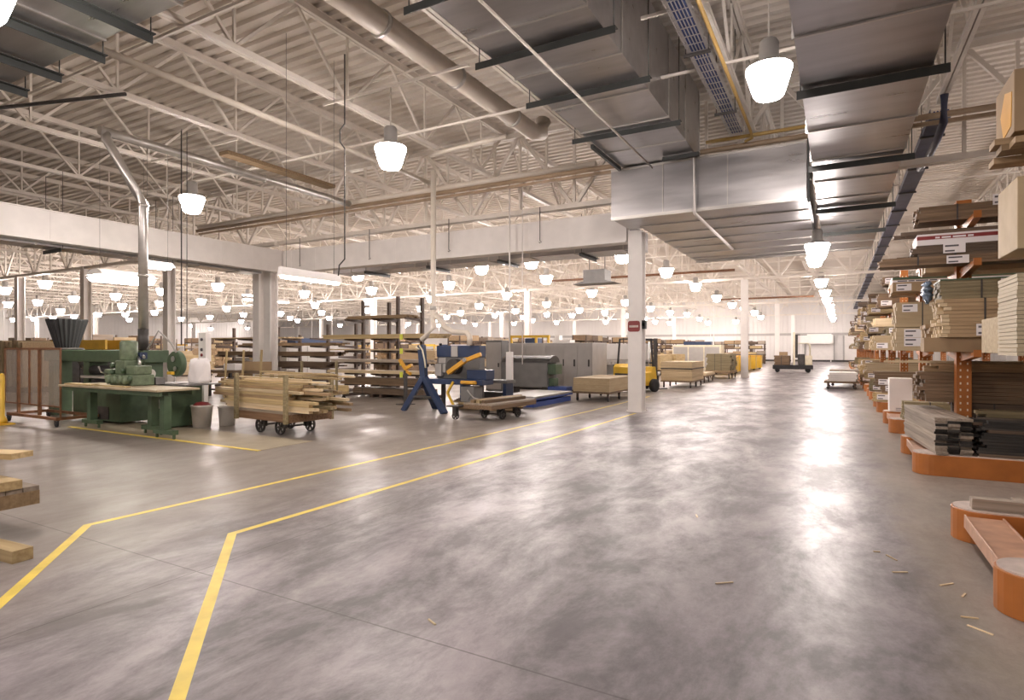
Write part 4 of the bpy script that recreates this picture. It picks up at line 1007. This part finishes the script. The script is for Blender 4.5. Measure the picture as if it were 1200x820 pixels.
MB().bar((.80, -.05, 1.02), (1.36, -.02, 1.38), .11, .12, (0, 1, 0)).bar((1.30, -.02, 1.34), (1.75, .0, 1.50), .10, .10, (0, 1, 0)).build('swing_arm', M['amber'], t, bevel=.008)
MB().lathe([(.05, -.09), (.05, .07)], (1.32, -.02, 1.36), 12, 'y').build('arm_pivot', M['chrome'], t)
MB().bar((.98, -.08, .80), (.80, -.08, .52), .05, .05).bar((.80, -.08, .52), (.98, -.08, .22), .05, .05).build('foot_lever', M['yellow'], t)
MB().lathe([(.045, 1.18), (.045, 1.62)], (0, -.02, .79), 12, 'x').build('drive_roller', M['amber'], t)
MB().bar((1.36, .05, .60), (1.25, .05, .40), .12, .3).box(1.15, 1.55, .0, .4, .3, .68).build('motor_box', M['grey_dark'], t, bevel=.01)
for x in (.3, 1.5): MB().box(x - .04, x + .04, .4, .5, 0, .72).build('stand', M['dark'], t)
MB().tube([(-.10, -.07, 1.72), (.02, -.10, 1.6), (.09, -.10, 1.35), (.12, -.10, 1.14)], .022, 8).tube([(-.22, -.06, 1.68), (-.10, -.08, 1.62)], .022, 8).build('air_hose', M['cream'], t)
MB().tube([(1.35, .0, .6), (1.6, -.1, .42), (1.85, .0, .36), (2.0, .15, .33)], .018, 8).build('power_cord', M['grey'], t)
MB().tube([(.2, .45, 1.72), (.2, .45, 1.78)], .04, 10).tube([(.62, .45, 1.72), (.62, .45, 1.8)], .03, 10).build('knob', M['black'], t)
MB().box(.6, 1.1, .34, .5, 1.721, 1.75).build('paper_tray', M['paper'], t)
t = thing('clamp_stand', 'orange yellow clamp on a stand left of the blue saw', 'clamp', (-11.1, 13.6, 0))
MB().box(-.04, .04, -.04, .04, .02, 1.0).box(-.2, .2, -.2, .2, 0, .02).build('stand', M['dark'], t)
MB().bar((-.22, 0, 1.32), (.0, 0, 1.05), .08, .08).bar((0, 0, 1.05), (.24, 0, 1.16), .09, .09).bar((-.02, 0, 1.0), (.2, 0, .9), .07, .07).build('clamp', M['amber'], t)

# ------------------------------------------------------------------ grey machines and plywood
t = thing('lift_table', 'low blue scissor lift table carrying grey sheets', 'lift table', (-8.0, 15.9, 0))
MB().box(-.6, .6, -1.3, 1.3, .0, .14).build('base', M['blue_bright'], t)
MB().bar((-.3, -1, .14), (-.3, .9, .19), .05, .04).bar((.3, -1, .19), (.3, .9, .14), .05, .04).build('scissor', M['dark'], t)
MB().box(-.65, .65, -1.35, 1.35, .20, .24).build('platform', M['blue_bright'], t)
for k in range(3):
    board('grey_sheet', 'grey laminate sheet on the blue lift table', 'sheet', 2.6, 1.24, .018, 'grey', (-8.0 + .02 * k, 14.6, .242 + k * .021), PI / 2, 'grey sheets on the lift table')
for k in range(5):
    board('loose_board', 'brown loose panel stacked behind the power drop pole', 'panel', 1.5, .8, .03, random.choice(['oak', 'brown', 'mdf']), (-10.45 + .05 * k, 15.4, .0 + k * .033), .1 + .05 * k, 'loose panels behind the drop pole')
t = thing('panel_saw', 'dark grey machine with rounded hood in front of grey enclosures', 'machine', (-9.5, 18.7, 0))
MB().box(-.95, .75, -.4, .4, .30, 1.15).build('cabinet', M['grey_dark'], t, bevel=.02)
pts = [(-.42, 1.151), (.42, 1.151)] + [(.42 * math.cos(a), 1.151 + .24 * math.sin(a)) for a in [PI * k / 10 for k in range(1, 10)]]
MB().prism(pts, 'x', -1.05, .85).build('hood', M['dark'], t)
MB().box(-.9, -.7, -.3, .3, 0, .3).box(.5, .7, -.3, .3, 0, .3).build('leg', M['dark'], t)
mb = MB().box(.751, 1.05, -.35, .2, .75, 1.1).box(.76, .95, -.3, .1, .35, .62); mb.build('side_bracket', M['green'], t, bevel=.02)
MB().box(.8, 1.5, -.45, .0, .15, .34).build('drive_box', M['blue_bright'], t)
MB().box(.85, .95, -.3, -.2, 0, .15).box(1.3, 1.4, -.3, -.2, 0, .15).build('drive_foot', M['dark'], t)
def enclosure(label, x0, x1, y0, y1, z1, doors, mat='grey'):
    t = thing('machine_enclosure', label, 'machine enclosure', ((x0 + x1) / 2, y0, 0))
    w = x1 - x0
    MB().box(-w / 2, w / 2, .03, y1 - y0, .08, z1).build('housing', M[mat], t, bevel=.015)
    MB().box(-w / 2 + .05, w / 2 - .05, .1, y1 - y0 - .05, 0, .08).build('plinth', M['dark'], t)
    k = w / doors
    for i in range(doors):
        a = -w / 2 + i * k
        d = MB().box(a + .03, a + k - .03, 0, .03, .16, z1 - .1).build('door', M[mat], t, bevel=.006)
        MB().box(a + k - .16, a + k - .10, -.02, 0, z1 * .52, z1 * .66).build('handle', M['dark'], d)
    return t
enclosure('grey machine enclosure with several doors behind the rounded hood machine', -11.9, -9.2, 21.0, 22.2, 1.86, 3)
enclosure('grey machine enclosure with two tall doors, left of the plywood', -9.16, -8.0, 20.6, 22.2, 1.86, 2)
t = thing('open_press', 'grey open-fronted press behind the forklift', 'machine', (-8.2, 24.6, 0))
MB().box(-.95, .95, 0, 1.2, 1.15, 1.85).build('head', M['grey'], t, bevel=.02)
MB().box(-.95, -.8, .0, 1.2, 0, 1.15).box(.8, .95, 0, 1.2, 0, 1.15).build('column', M['grey_dark'], t)
MB().box(-.79, .79, .1, 1.1, 0, .5).build('bed', M['grey_dark'], t)
mb = MB()
for k in range(9): mb.lathe([(.05, 0), (.05, -.12)], (-.7 + k * .17, .1, 1.0), 10, 'y')
mb.box(-.79, .79, .1, .9, .93, 1.149)
mb.build('roller_row', M['chrome'], t)
t = thing('gantry_frame', 'yellow and blue gantry on top of the grey enclosures', 'gantry', (-10.4, 21.6, 1.862))
MB().box(-1.5, .3, -.3, -.2, .22, .32).build('beam', M['yellow'], t)
for x in (-1.45, -.3, .25): MB().box(x - .04, x + .04, -.29, -.21, 0, .22).build('post', M['yellow'], t)
MB().box(-.9, -.3, -.1, .3, 0, .2).build('blue_drive', M['blue'], t, bevel=.01)
MB().box(.45, 1.2, -.3, .2, 0, .12).box(.5, .7, -.2, .1, .12, .3).build('white_unit', M['foam'], t)
t = thing('grey_cabinet', 'dark grey electrical cabinet between blue saw and grey enclosures', 'cabinet', (-11.3, 19.0, 0))
MB().box(-.35, .35, 0, .5, .06, 1.95).build('body', M['grey_dark'], t, bevel=.01)
d = MB().box(-.32, .32, -.02, 0, .12, 1.88).build('door', M['grey'], t); MB().box(.2, .24, -.05, -.02, .95, 1.1).build('handle', M['dark'], d)
MB().box(-.3, .3, .05, .45, 0, .06).build('plinth', M['dark'], t)

def ply_cart(label, x, y, rz, L, W, zb, h, n, mat, slab, grp):
    t = thing('panel_cart', label, 'cart', (x, y, 0), rz)
    MB().box(-L / 2, L / 2, -W / 2, W / 2, zb - .06, zb).build('deck', M['brown'], t)
    for sx in (-1, 0, 1) if L > 2 else (-1, 1):
        for sy in (-1, 1):
            MB().bar((sx * (L / 2 - .15), sy * (W / 2 - .1), zb - .06), (sx * (L / 2 - .15), sy * (W / 2 - .1), .09), .06, .06).build('leg', M['rack_brown'], t)
            MB().lathe([(.03, -.02), (.06, -.02), (.06, .02), (.03, .02)], (sx * (L / 2 - .15), sy * (W / 2 - .1), .06), 12, 'y').build('wheel', M['black'], t)
    c, s = math.cos(rz), math.sin(rz); th = h / n
    for k in range(n):
        jx, jy = random.uniform(-.008, .008), random.uniform(-.008, .008)
        board('panel_sheet', slab, 'sheet', L - .04, W - .02, th - .0015, mat, (x + c * (-L / 2 + .02 + jx) - s * jy, y + s * (-L / 2 + .02 + jx) + c * jy, zb + .001 + k * th), rz, grp)
ply_cart('low cart carrying a square stack of plywood left of the sign column', -6.72, 18.4, PI / 2, 2.4, 1.22, .30, .42, 14, 'mdf', 'plywood sheet in the square stack left of the sign column', 'plywood left of the column')
ply_cart('cart carrying a high stack of panels right of the forklift', -5.9, 26.0, PI / 2, 2.4, 1.3, .30, .78, 13, 'ply_edge', 'panel in the high stack right of the forklift', 'panels right of the forklift')
o = MB().box(-.664, .664, -1.205, -1.200, .78, .82).box(-.664, -.66, -1.2, 1.2, .78, .82).box(.66, .664, -1.2, 1.2, .78, .82).build('hanging_strap_band', M['dark'], None, (-5.9, 26.0, 0)); tag(o, 'dark strap band round the high panel stack right of the forklift', 'strap')
ply_cart('cart carrying flat boards beyond the high panel stack', -6.1, 30.2, PI / 2, 2.4, 1.2, .34, .12, 3, 'pine_light', 'pale board beyond the high panel stack', 'boards on the third cart')
ply_cart('cart carrying a rounded lumber bundle before the yellow barriers', -5.7, 34.4, PI / 2, 2.4, 1.35, .36, .08, 2, 'oak', 'board under the rounded lumber bundle', 'boards under the bundle')
pack('lumber_bundle', 'rounded olive lumber bundle on the cart before the yellow barriers', 'lumber bundle', -6.3, 1.25, 33.4, 35.4, .445, 1.35, 'olive', 8, 9, (), None, True, .06)

# ------------------------------------------------------------------ forklift
t = thing('forklift', 'yellow forklift with dark mast half hidden by the sign column', 'forklift', (-6.72, 22.0, 0), 1.16)
t.scale = (.88, .88, .95)
prof = [(-.95, .35), (-.95, 1.0), (-.80, 1.12), (-.35, 1.12), (-.30, .78), (.35, .78), (.40, 1.0), (.62, 1.0), (.70, .6), (.70, .25), (-.55, .25)]
MB().prism(prof, 'y', -.52, .52).build('body', M['yellow'], t, bevel=.03)
MB().box(-.97, -.951, -.4, .4, .45, .75).build('radiator_grille', M['dark'], t)
for sx, r in ((.42, .26), (-.58, .22)):
    for sy in (-.60, .60):
        w = MB().lathe([(r * .5, -.09), (r * .95, -.09), (r, -.06), (r, .06), (r * .95, .09), (r * .5, .09)], (sx, sy, r), 20, 'y').build('tyre', M['black'], t)
        MB().lathe([(.0, -.05), (r * .5, -.05), (r * .5, .05), (.0, .05)], (sx, sy, r), 16, 'y').build('wheel_hub', M['blue_bright'] if sx > 0 else M['yellow'], w)
for sy in (-.45, .45):
    MB().bar((-.72, sy, 1.12), (-.60, sy, 2.08), .06, .06).build('guard_post', M['black'], t); MB().bar((.52, sy, 1.0), (.40, sy, 2.08), .06, .06).build('guard_post', M['black'], t)
mb = MB().box(-.62, -.56, -.48, .48, 2.08, 2.13).box(.36, .44, -.48, .48, 2.08, 2.13)
for y in (-.48, -.24, 0, .24, .44): mb.box(-.56, .36, y, y + .04, 2.085, 2.12)
mb.build('overhead_guard', M['black'], t)
MB().box(-.28, .12, -.24, .24, .785, .92).box(-.33, -.24, -.24, .24, .93, 1.42).build('seat', M['black'], t, bevel=.03)
MB().bar((.45, 0, 1.0), (.30, 0, 1.28), .04, .04).lathe([(.16, 0), (.18, .015), (.16, .03)], (.28, 0, 1.29), 20).build('steering_wheel', M['black'], t)
for sy in (-.34, .34): MB().box(.76, .90, sy - .05, sy + .05, .08, 2.14).build('mast_rail', M['dark'], t)
MB().box(.78, .88, -.29, .29, 2.04, 2.12).box(.78, .88, -.29, .29, 1.1, 1.18).box(.78, .88, -.29, .29, .3, .4).build('mast_crossbar', M['dark'], t)
MB().lathe([(.045, .4), (.045, 2.0)], (.82, 0, 0), 12).build('lift_cylinder', M['chrome'], t)
MB().box(.905, .95, -.42, .42, .12, .62).build('fork_carriage', M['dark'], t)
for sy in (-.25, .25): MB().box(.951, 1.7, sy - .06, sy + .06, .05, .09).box(.951, .99, sy - .06, sy + .06, .09, .55).build('fork', M['dark'], t)

# ------------------------------------------------------------------ platform truck far down the aisle
t = thing('platform_lift_truck', 'dark flat truck with cream operator post standing far down the aisle', 'lift truck', (-2.75, 44.9, 0), .10)
MB().box(-1.25, 1.25, -.5, .5, .22, .50).build('platform', M['black'], t, bevel=.04)
for sx in (-.95, .95):
    for sy in (-.38, .38): MB().lathe([(.06, -.06), (.15, -.06), (.15, .06), (.06, .06)], (sx, sy, .15), 16, 'y').build('wheel', M['black'], t)
MB().box(.05, .15, -.45, .45, .5, 2.75).build('mast', M['cream'], t)
MB().box(.16, .32, -.35, .35, 1.0, 2.55).build('mast_channel', M['dark'], t)
MB().box(.35, .75, -.4, .4, .5, 1.25).build('operator_box', M['dark'], t, bevel=.04)
MB().box(.76, 1.2, -.42, .42, .5, 1.15).build('battery_box', M['cream'], t, bevel=.03)
MB().tube([(.35, -.4, 2.0), (.95, -.4, 2.0), (1.08, -.4, 1.85), (1.08, -.4, 1.15)], .03, 8).tube([(.35, .4, 2.0), (.95, .4, 2.0), (1.08, .4, 1.85), (1.08, .4, 1.15)], .03, 8).build('guard_rail', M['cream'], t)
MB().box(.1, .9, -.03, .03, 2.55, 2.6).build('top_bar', M['dark'], t)
pack('lumber_bundle', 'brown lumber bundle loaded on the dark platform truck', 'lumber bundle', -3.85, .95, 44.35, 45.1, .505, 1.15, 'brown', 5, 6, (), None, True, .05)
carton('carton', 'brown carton on top of the bundle on the platform truck', 'carton', -3.55, .5, 44.5, 45.0, 1.16, 1.4, 'card')

# ------------------------------------------------------------------ foam cart by the racks
ply_cart('low cart carrying white foam boards beside the rack ends', .12, 27.9, .0, 1.25, 1.5, .30, .02, 1, 'brown', 'brown base panel under the white foam boards', 'base panel of the foam cart')
for k in range(4):
    o = MB().box(-.5, .5, -.7, .7, 0, .085).build('foam_board', M['foam'], None, (.12 + .03 * (k % 2), 27.9 - .02 * k, .323 + .0885 * k), .02 * k)
    tag(o, 'white foam board stacked on the low cart by the racks', 'foam board', 'foam boards by the racks')
ply_cart('second low cart with pale boards just behind the foam cart', (.22), 30.4, .0, 1.15, 1.6, .34, .36, 6, 'greywood', 'pale weathered board behind the foam cart', 'boards behind the foam cart')
# yellow steel barriers beyond the second column
for i, (x, y, w) in enumerate(((-6.3, 38.9, 1.3), (-6.4, 41.0, 1.3), (-6.3, 43.2, 1.3), (-6.2, 45.6, 1.3), (-6.1, 48.2, 1.3), (-6.0, 51, 1.3))):
    t = thing('yellow_steel_bin', ['yellow steel bin just left of the second aisle column', 'yellow steel bin behind the second aisle column'][i] if i < 2 else 'yellow steel bin in the row beyond the second aisle column', 'bin', (x, y, 0), 0, None if i < 2 else 'yellow bins beyond the column')
    mb = MB().box(-w / 2, w / 2, -.5, -.45, .1, 1.1).box(-w / 2, w / 2, .45, .5, .1, 1.1).box(-w / 2, -w / 2 + .05, -.449, .449, .1, 1.1).box(w / 2 - .05, w / 2, -.449, .449, .1, 1.1).box(-w / 2 + .051, w / 2 - .051, -.449, .449, .1, .14)
    mb.build('walls', M['yellow'], t)
    MB().box(-w / 2 - .03, w / 2 + .03, -.53, -.501, .98, 1.1).build('top_rim', M['amber'], t)
    MB().box(-.5, -.3, -.506, -.501, .35, .7).box(.1, .3, -.506, -.501, .35, .7).build('slot', M['dark'], t)
    for sx in (-.5, .5):
        for sy in (-.35, .35): MB().box(sx - .05, sx + .05, sy - .05, sy + .05, 0, .1).build('foot', M['dark'], t)
    if i < 3: pile('bin_board', 'pale board poking out over a yellow steel bin', 'board', 'boards in the yellow bins', x - .42, y - .26, .15, .84, .12, .18, 4, 5, 'pine', 0, .04)

# dense clutter behind and under the blue saw
for k in range(4):
    board('loose_board', 'rough board stacked low on the floor behind the blue saw', 'board', 1.9, .28, .06, ['oak', 'brown', 'pine', 'walnut'][k], (-9.2 + .06 * k, 13.5, k * .0625), .03 * k, 'boards behind the blue saw')
t = thing('saw_outfeed_bench', 'dark steel bench behind the blue saw', 'bench', (-8.6, 14.05, 0))
MB().box(-.8, .8, -.25, .25, .70, .78).build('top', M['grey_dark'], t)
for sx in (-.7, .7): MB().box(sx - .05, sx + .05, -.2, .2, 0, .7).build('leg', M['blue'], t)
MB().box(-.6, .6, -.2, .2, .12, .45).build('drawer_box', M['dark'], t, bevel=.01)
# ------------------------------------------------------------------ the far hall: stacks, racks and machines seen over the near ones
rng = random.Random(21)
TH = math.atan(382 / 690); SN, CS = math.sin(TH), math.cos(TH)
taken = []
def free(x, y, r):
    if any((x - a) ** 2 + (y - b) ** 2 < (r + q) ** 2 for a, b, q in taken): return False
    for i in range(0, 7):
        for j in range(0, 4):
            if abs(x + 4.6 + 13.72 * i) < r + .4 and abs(y - 15.04 - 20.3 * j) < r + .4: return False
    if y < 29 and x > -17: return False
    if x > -8.0 and y < 55: return False
    if y < 20 and x > -26: return False
    for cx in (-25.2, -32.04, -38.9, -45.76, -59.5, -73.2):
        if abs(x - cx) < r + .4 and abs(y - 15.04) < r + .4: return False
    return True
def spots(n, r, smin, smax, umin=-40, umax=880):
    out = []; tries = 0
    while len(out) < n and tries < 6000:
        tries += 1
        u = rng.uniform(umin, umax); t = rng.uniform(smin, smax); k = (u - 600) / 690
        x = t * (-SN + k * CS); y = t * (CS + k * SN)
        if y > 78 or x < -90 or not free(x, y, r): continue
        taken.append((x, y, r)); out.append((x, y))
    return out
# proto: pallet cart with lumber pack (parts shared by the copies)
def proto_cart_load(mat, L, W, h, nx, nz):
    t = thing('loaded_lumber_cart', 'far cart stacked with lumber beyond the machines', 'lumber cart', (0, 0, 0), 0, 'far lumber carts')
    MB().box(-L / 2, L / 2, -W / 2, W / 2, .26, .34).build('deck', M['rack_brown'], t)
    for sx in (-1, 1):
        for sy in (-1, 1): MB().lathe([(.04, -.03), (.13, -.03), (.13, .03), (.04, .03)], (sx * L * .33, sy * (W / 2 - .12), .13), 12, 'y').build('wheel', M['black'], t)
    mb = MB(); bw = (W - .06) / nx; bh = h / nz
    for i in range(nx):
        for k in range(nz):
            a = rng.uniform(-.12, .12); mb.box(-L / 2 - .1 + a, L / 2 + .1 + a, -W / 2 + .03 + i * bw + .004, -W / 2 + .03 + (i + 1) * bw - .004, .342 + k * bh + .002, .342 + (k + 1) * bh - .002)
    mb.build('lumber_load', M[mat], t)
    return t
protos = [proto_cart_load('pine', 2.6, 1.1, .9, 5, 9), proto_cart_load('brown', 2.4, 1.2, .7, 5, 7), proto_cart_load('mdf', 2.4, 1.25, 1.1, 1, 14), proto_cart_load('pine_light', 3.0, 1.0, .6, 6, 6), proto_cart_load('oak', 2.4, 1.2, 1.3, 4, 12)]
sp = spots(60, 1.9, 26, 78)
for i, (x, y) in enumerate(sp):
    p = protos[i % 5]
    if i < 5: p.location = (x, y, 0); p.rotation_euler = (0, 0, rng.choice((0, PI / 2)))
    else: dup(p, (x, y, 0), rng.choice((0, PI / 2)))
# proto: storage rack with loads
def proto_rack(seed):
    r2 = random.Random(seed)
    t = thing('far_storage_rack', 'far brown storage rack with mixed lumber and boxes', 'rack', (0, 0, 0), 0, 'far storage racks')
    for sx in (-2.0, -.7, .7, 2.0):
        for sy in (-.45, .45): MB().box(sx - .04, sx + .04, sy - .04, sy + .04, 0, 2.45).build('post', M['rack_brown'], t)
    for z in (.3, .95, 1.55, 2.05):
        MB().box(-2.1, 2.1, -.40, -.34, z, z + .08).box(-2.1, 2.1, .34, .40, z, z + .08).build('shelf_beam', M['rack_brown'], t)
        x = -2.0
        while x < 1.6:
            w = r2.uniform(.5, 1.3); h = r2.uniform(.15, .38)
            if r2.random() < .85: MB().box(x, min(x + w, 2.05), -.5, .5, z + .081, z + .081 + h).build('load', M[r2.choice(['oak', 'card', 'brown', 'pine', 'walnut', 'mdf', 'greywood'])], t)
            x += w + .06
    return t
rp = [proto_rack(1), proto_rack(2), proto_rack(3)]
sp = spots(30, 2.5, 36, 74)
for i, (x, y) in enumerate(sp):
    if i < 3: rp[i].location = (x, y, 0)
    else: dup(rp[i % 3], (x, y, 0), rng.choice((0, PI / 2)))
# proto: machine cabinets
def proto_machine(mat, kind):
    t = thing('far_machine', 'far workshop machine standing among the lumber', 'machine', (0, 0, 0), 0, 'far machines')
    if kind == 0:
        MB().box(-1.2, 1.2, -.5, .5, .0, 1.1).build('body', M[mat], t, bevel=.03)
        MB().box(-.5, .9, -.4, .4, 1.1, 1.75).build('head', M['grey'], t, bevel=.03)
        MB().box(-1.6, 1.6, -.7, .7, .9, .95).build('table', M['chrome'], t)
    elif kind == 1:
        MB().box(-1.8, 1.8, -.6, .6, .0, 1.9).build('housing', M[mat], t, bevel=.03)
        for k in range(3): MB().box(-1.7 + k * 1.15, -.65 + k * 1.15, -.63, -.6, .2, 1.75).build('door', M['grey'], t)
        MB().box(-1.0, 1.0, -.3, .3, 1.9, 2.15).build('top_box', M['blue'], t)
    else:
        MB().box(-2.2, 2.2, -.4, .4, .7, .85).build('bed', M[mat], t)
        for sx in (-2, -.7, .7, 2): MB().box(sx - .06, sx + .06, -.35, .35, 0, .7).build('leg', M['dark'], t)
        MB().box(-2.2, 2.2, -.05, .05, 1.9, 2.05).build('top_beam', M['yellow'], t)
        for sx in (-2.1, 2.1): MB().box(sx - .06, sx + .06, -.05, .05, .85, 1.9).build('upright', M['yellow'], t)
    return t
mp = [proto_machine('green', 0), proto_machine('grey', 1), proto_machine('blue', 2), proto_machine('grey_dark', 0), proto_machine('cream', 1), proto_machine('yellow', 2)]
sp = spots(26, 2.4, 28, 80)
for i, (x, y) in enumerate(sp):
    if i < 6: mp[i].location = (x, y, 0)
    else: dup(mp[i % 6], (x, y, 0), rng.choice((0, PI / 2)))
dr = MB().tube([(0, 0, 1.2), (0, 0, 6.4)], .03, 6).box(-.06, .06, -.06, .06, 1.0, 1.4).mesh('hanging_power_drop', M['white'])
rq = random.Random(4)
for k in range(46):
    x, y = -9 - 13.72 * (k % 6) - rq.uniform(0, 8), 18 + 6.5 * (k // 6) + rq.uniform(0, 4)
    if not free(x, y, .35): continue
    tag(link('hanging_power_drop', dr, None, (x, y, 0)), 'thin white power drop hanging from the roof of the far hall', 'power drop', 'power drops of the far hall')
# distinct things behind the rolling screen and green machine
t = thing('panel_stack', 'tan panels standing upright in a rack behind the rolling screen', 'panel stack', (-27.8, 10.9, 0))
MB().box(-1.6, 1.6, -.7, .7, .0, .2).build('base', M['rack_brown'], t)
for k in range(9): MB().box(-1.5 + k * .34, -1.36 + k * .34, -.6, .6, .2, 1.95 - .04 * (k % 3)).build('panel', M['mdf' if k % 2 else 'oak'], t)
t = thing('yellow_conveyor', 'long yellow conveyor frame behind the green machine', 'conveyor', (-29.4, 13.6, 0))
MB().box(-3, 3, -.5, -.42, 1.6, 2.0).box(-3, 3, .42, .5, 1.6, 2.0).build('side_rail', M['yellow'], t)
for sx in (-2.8, -1, 1, 2.8): MB().box(sx - .05, sx + .05, -.5, .5, 0, 1.6).build('leg', M['dark'], t)
MB().bar((-1.9, -.5, .3), (-.2, -.5, 1.6), .06, .06).bar((1.9, -.5, .3), (.2, -.5, 1.6), .06, .06).build('brace', M['dark'], t)
# low bench with boxes between green machine and racks
t = thing('work_bench', 'dark work bench carrying small boxes behind the buckets', 'bench', (-17.5, 13.2, 0))
MB().box(-1.7, 1.7, -.45, .45, .82, .90).build('top', M['walnut'], t)
for sx in (-1.6, 1.6):
    for sy in (-.4, .4): MB().box(sx - .05, sx + .05, sy - .04, sy + .04, 0, .82).build('leg', M['dark'], t)
MB().box(-1.6, 1.6, -.4, .4, .2, .25).build('shelf', M['dark'], t)
carton('small_carton', 'white box on the dark work bench', 'box', -18.6, .6, 13.0, 13.4, .902, 1.12, 'paper')
carton('small_carton', 'brown box on the dark work bench', 'box', -17.6, .9, 13.0, 13.45, .902, 1.2, 'card')
carton('small_carton', 'brown carton standing on the bench shelf', 'box', -18.7, 1.2, 12.95, 13.4, .252, .62, 'card')
for k in range(4): board('pole', 'bare pole leaning upright by the dark work bench', 'pole', 1.6, .05, .05, 'pine', (-18.9 + .9 * k, 12.6, .0), 0, 'poles by the work bench', -1.45 - .02 * k)
# ------------------------------------------------------------------ camera, world, view
cd = bpy.data.cameras.new('camera'); co = bpy.data.objects.new('camera', cd); COL.objects.link(co)
co.location = (0, 0, 1.65); co.rotation_euler = (PI / 2, 0, math.atan(382 / 690))
cd.sensor_width = 36; cd.lens = 36 * 690 / 1200; cd.shift_y = -2 / 1200; cd.clip_start = .05; cd.clip_end = 400
S.camera = co
w = bpy.data.worlds.new('world'); S.world = w; w.use_nodes = True
w.node_tree.nodes['Background'].inputs[0].default_value = (.6, .55, .5, 1)
w.node_tree.nodes['Background'].inputs[1].default_value = .05
S.view_settings.view_transform = 'Standard'; S.view_settings.look = 'None'; S.view_settings.gamma = 1
S.view_settings.use_curve_mapping = False
S.view_settings.exposure = 0.0
S.cycles.use_denoising = True
S.cycles.max_bounces = 8; S.cycles.diffuse_bounces = 4; S.cycles.glossy_bounces = 4; S.cycles.transparent_max_bounces = 8
S.cycles.sample_clamp_indirect = 6.0
S.cycles.caustics_reflective = False; S.cycles.caustics_refractive = False
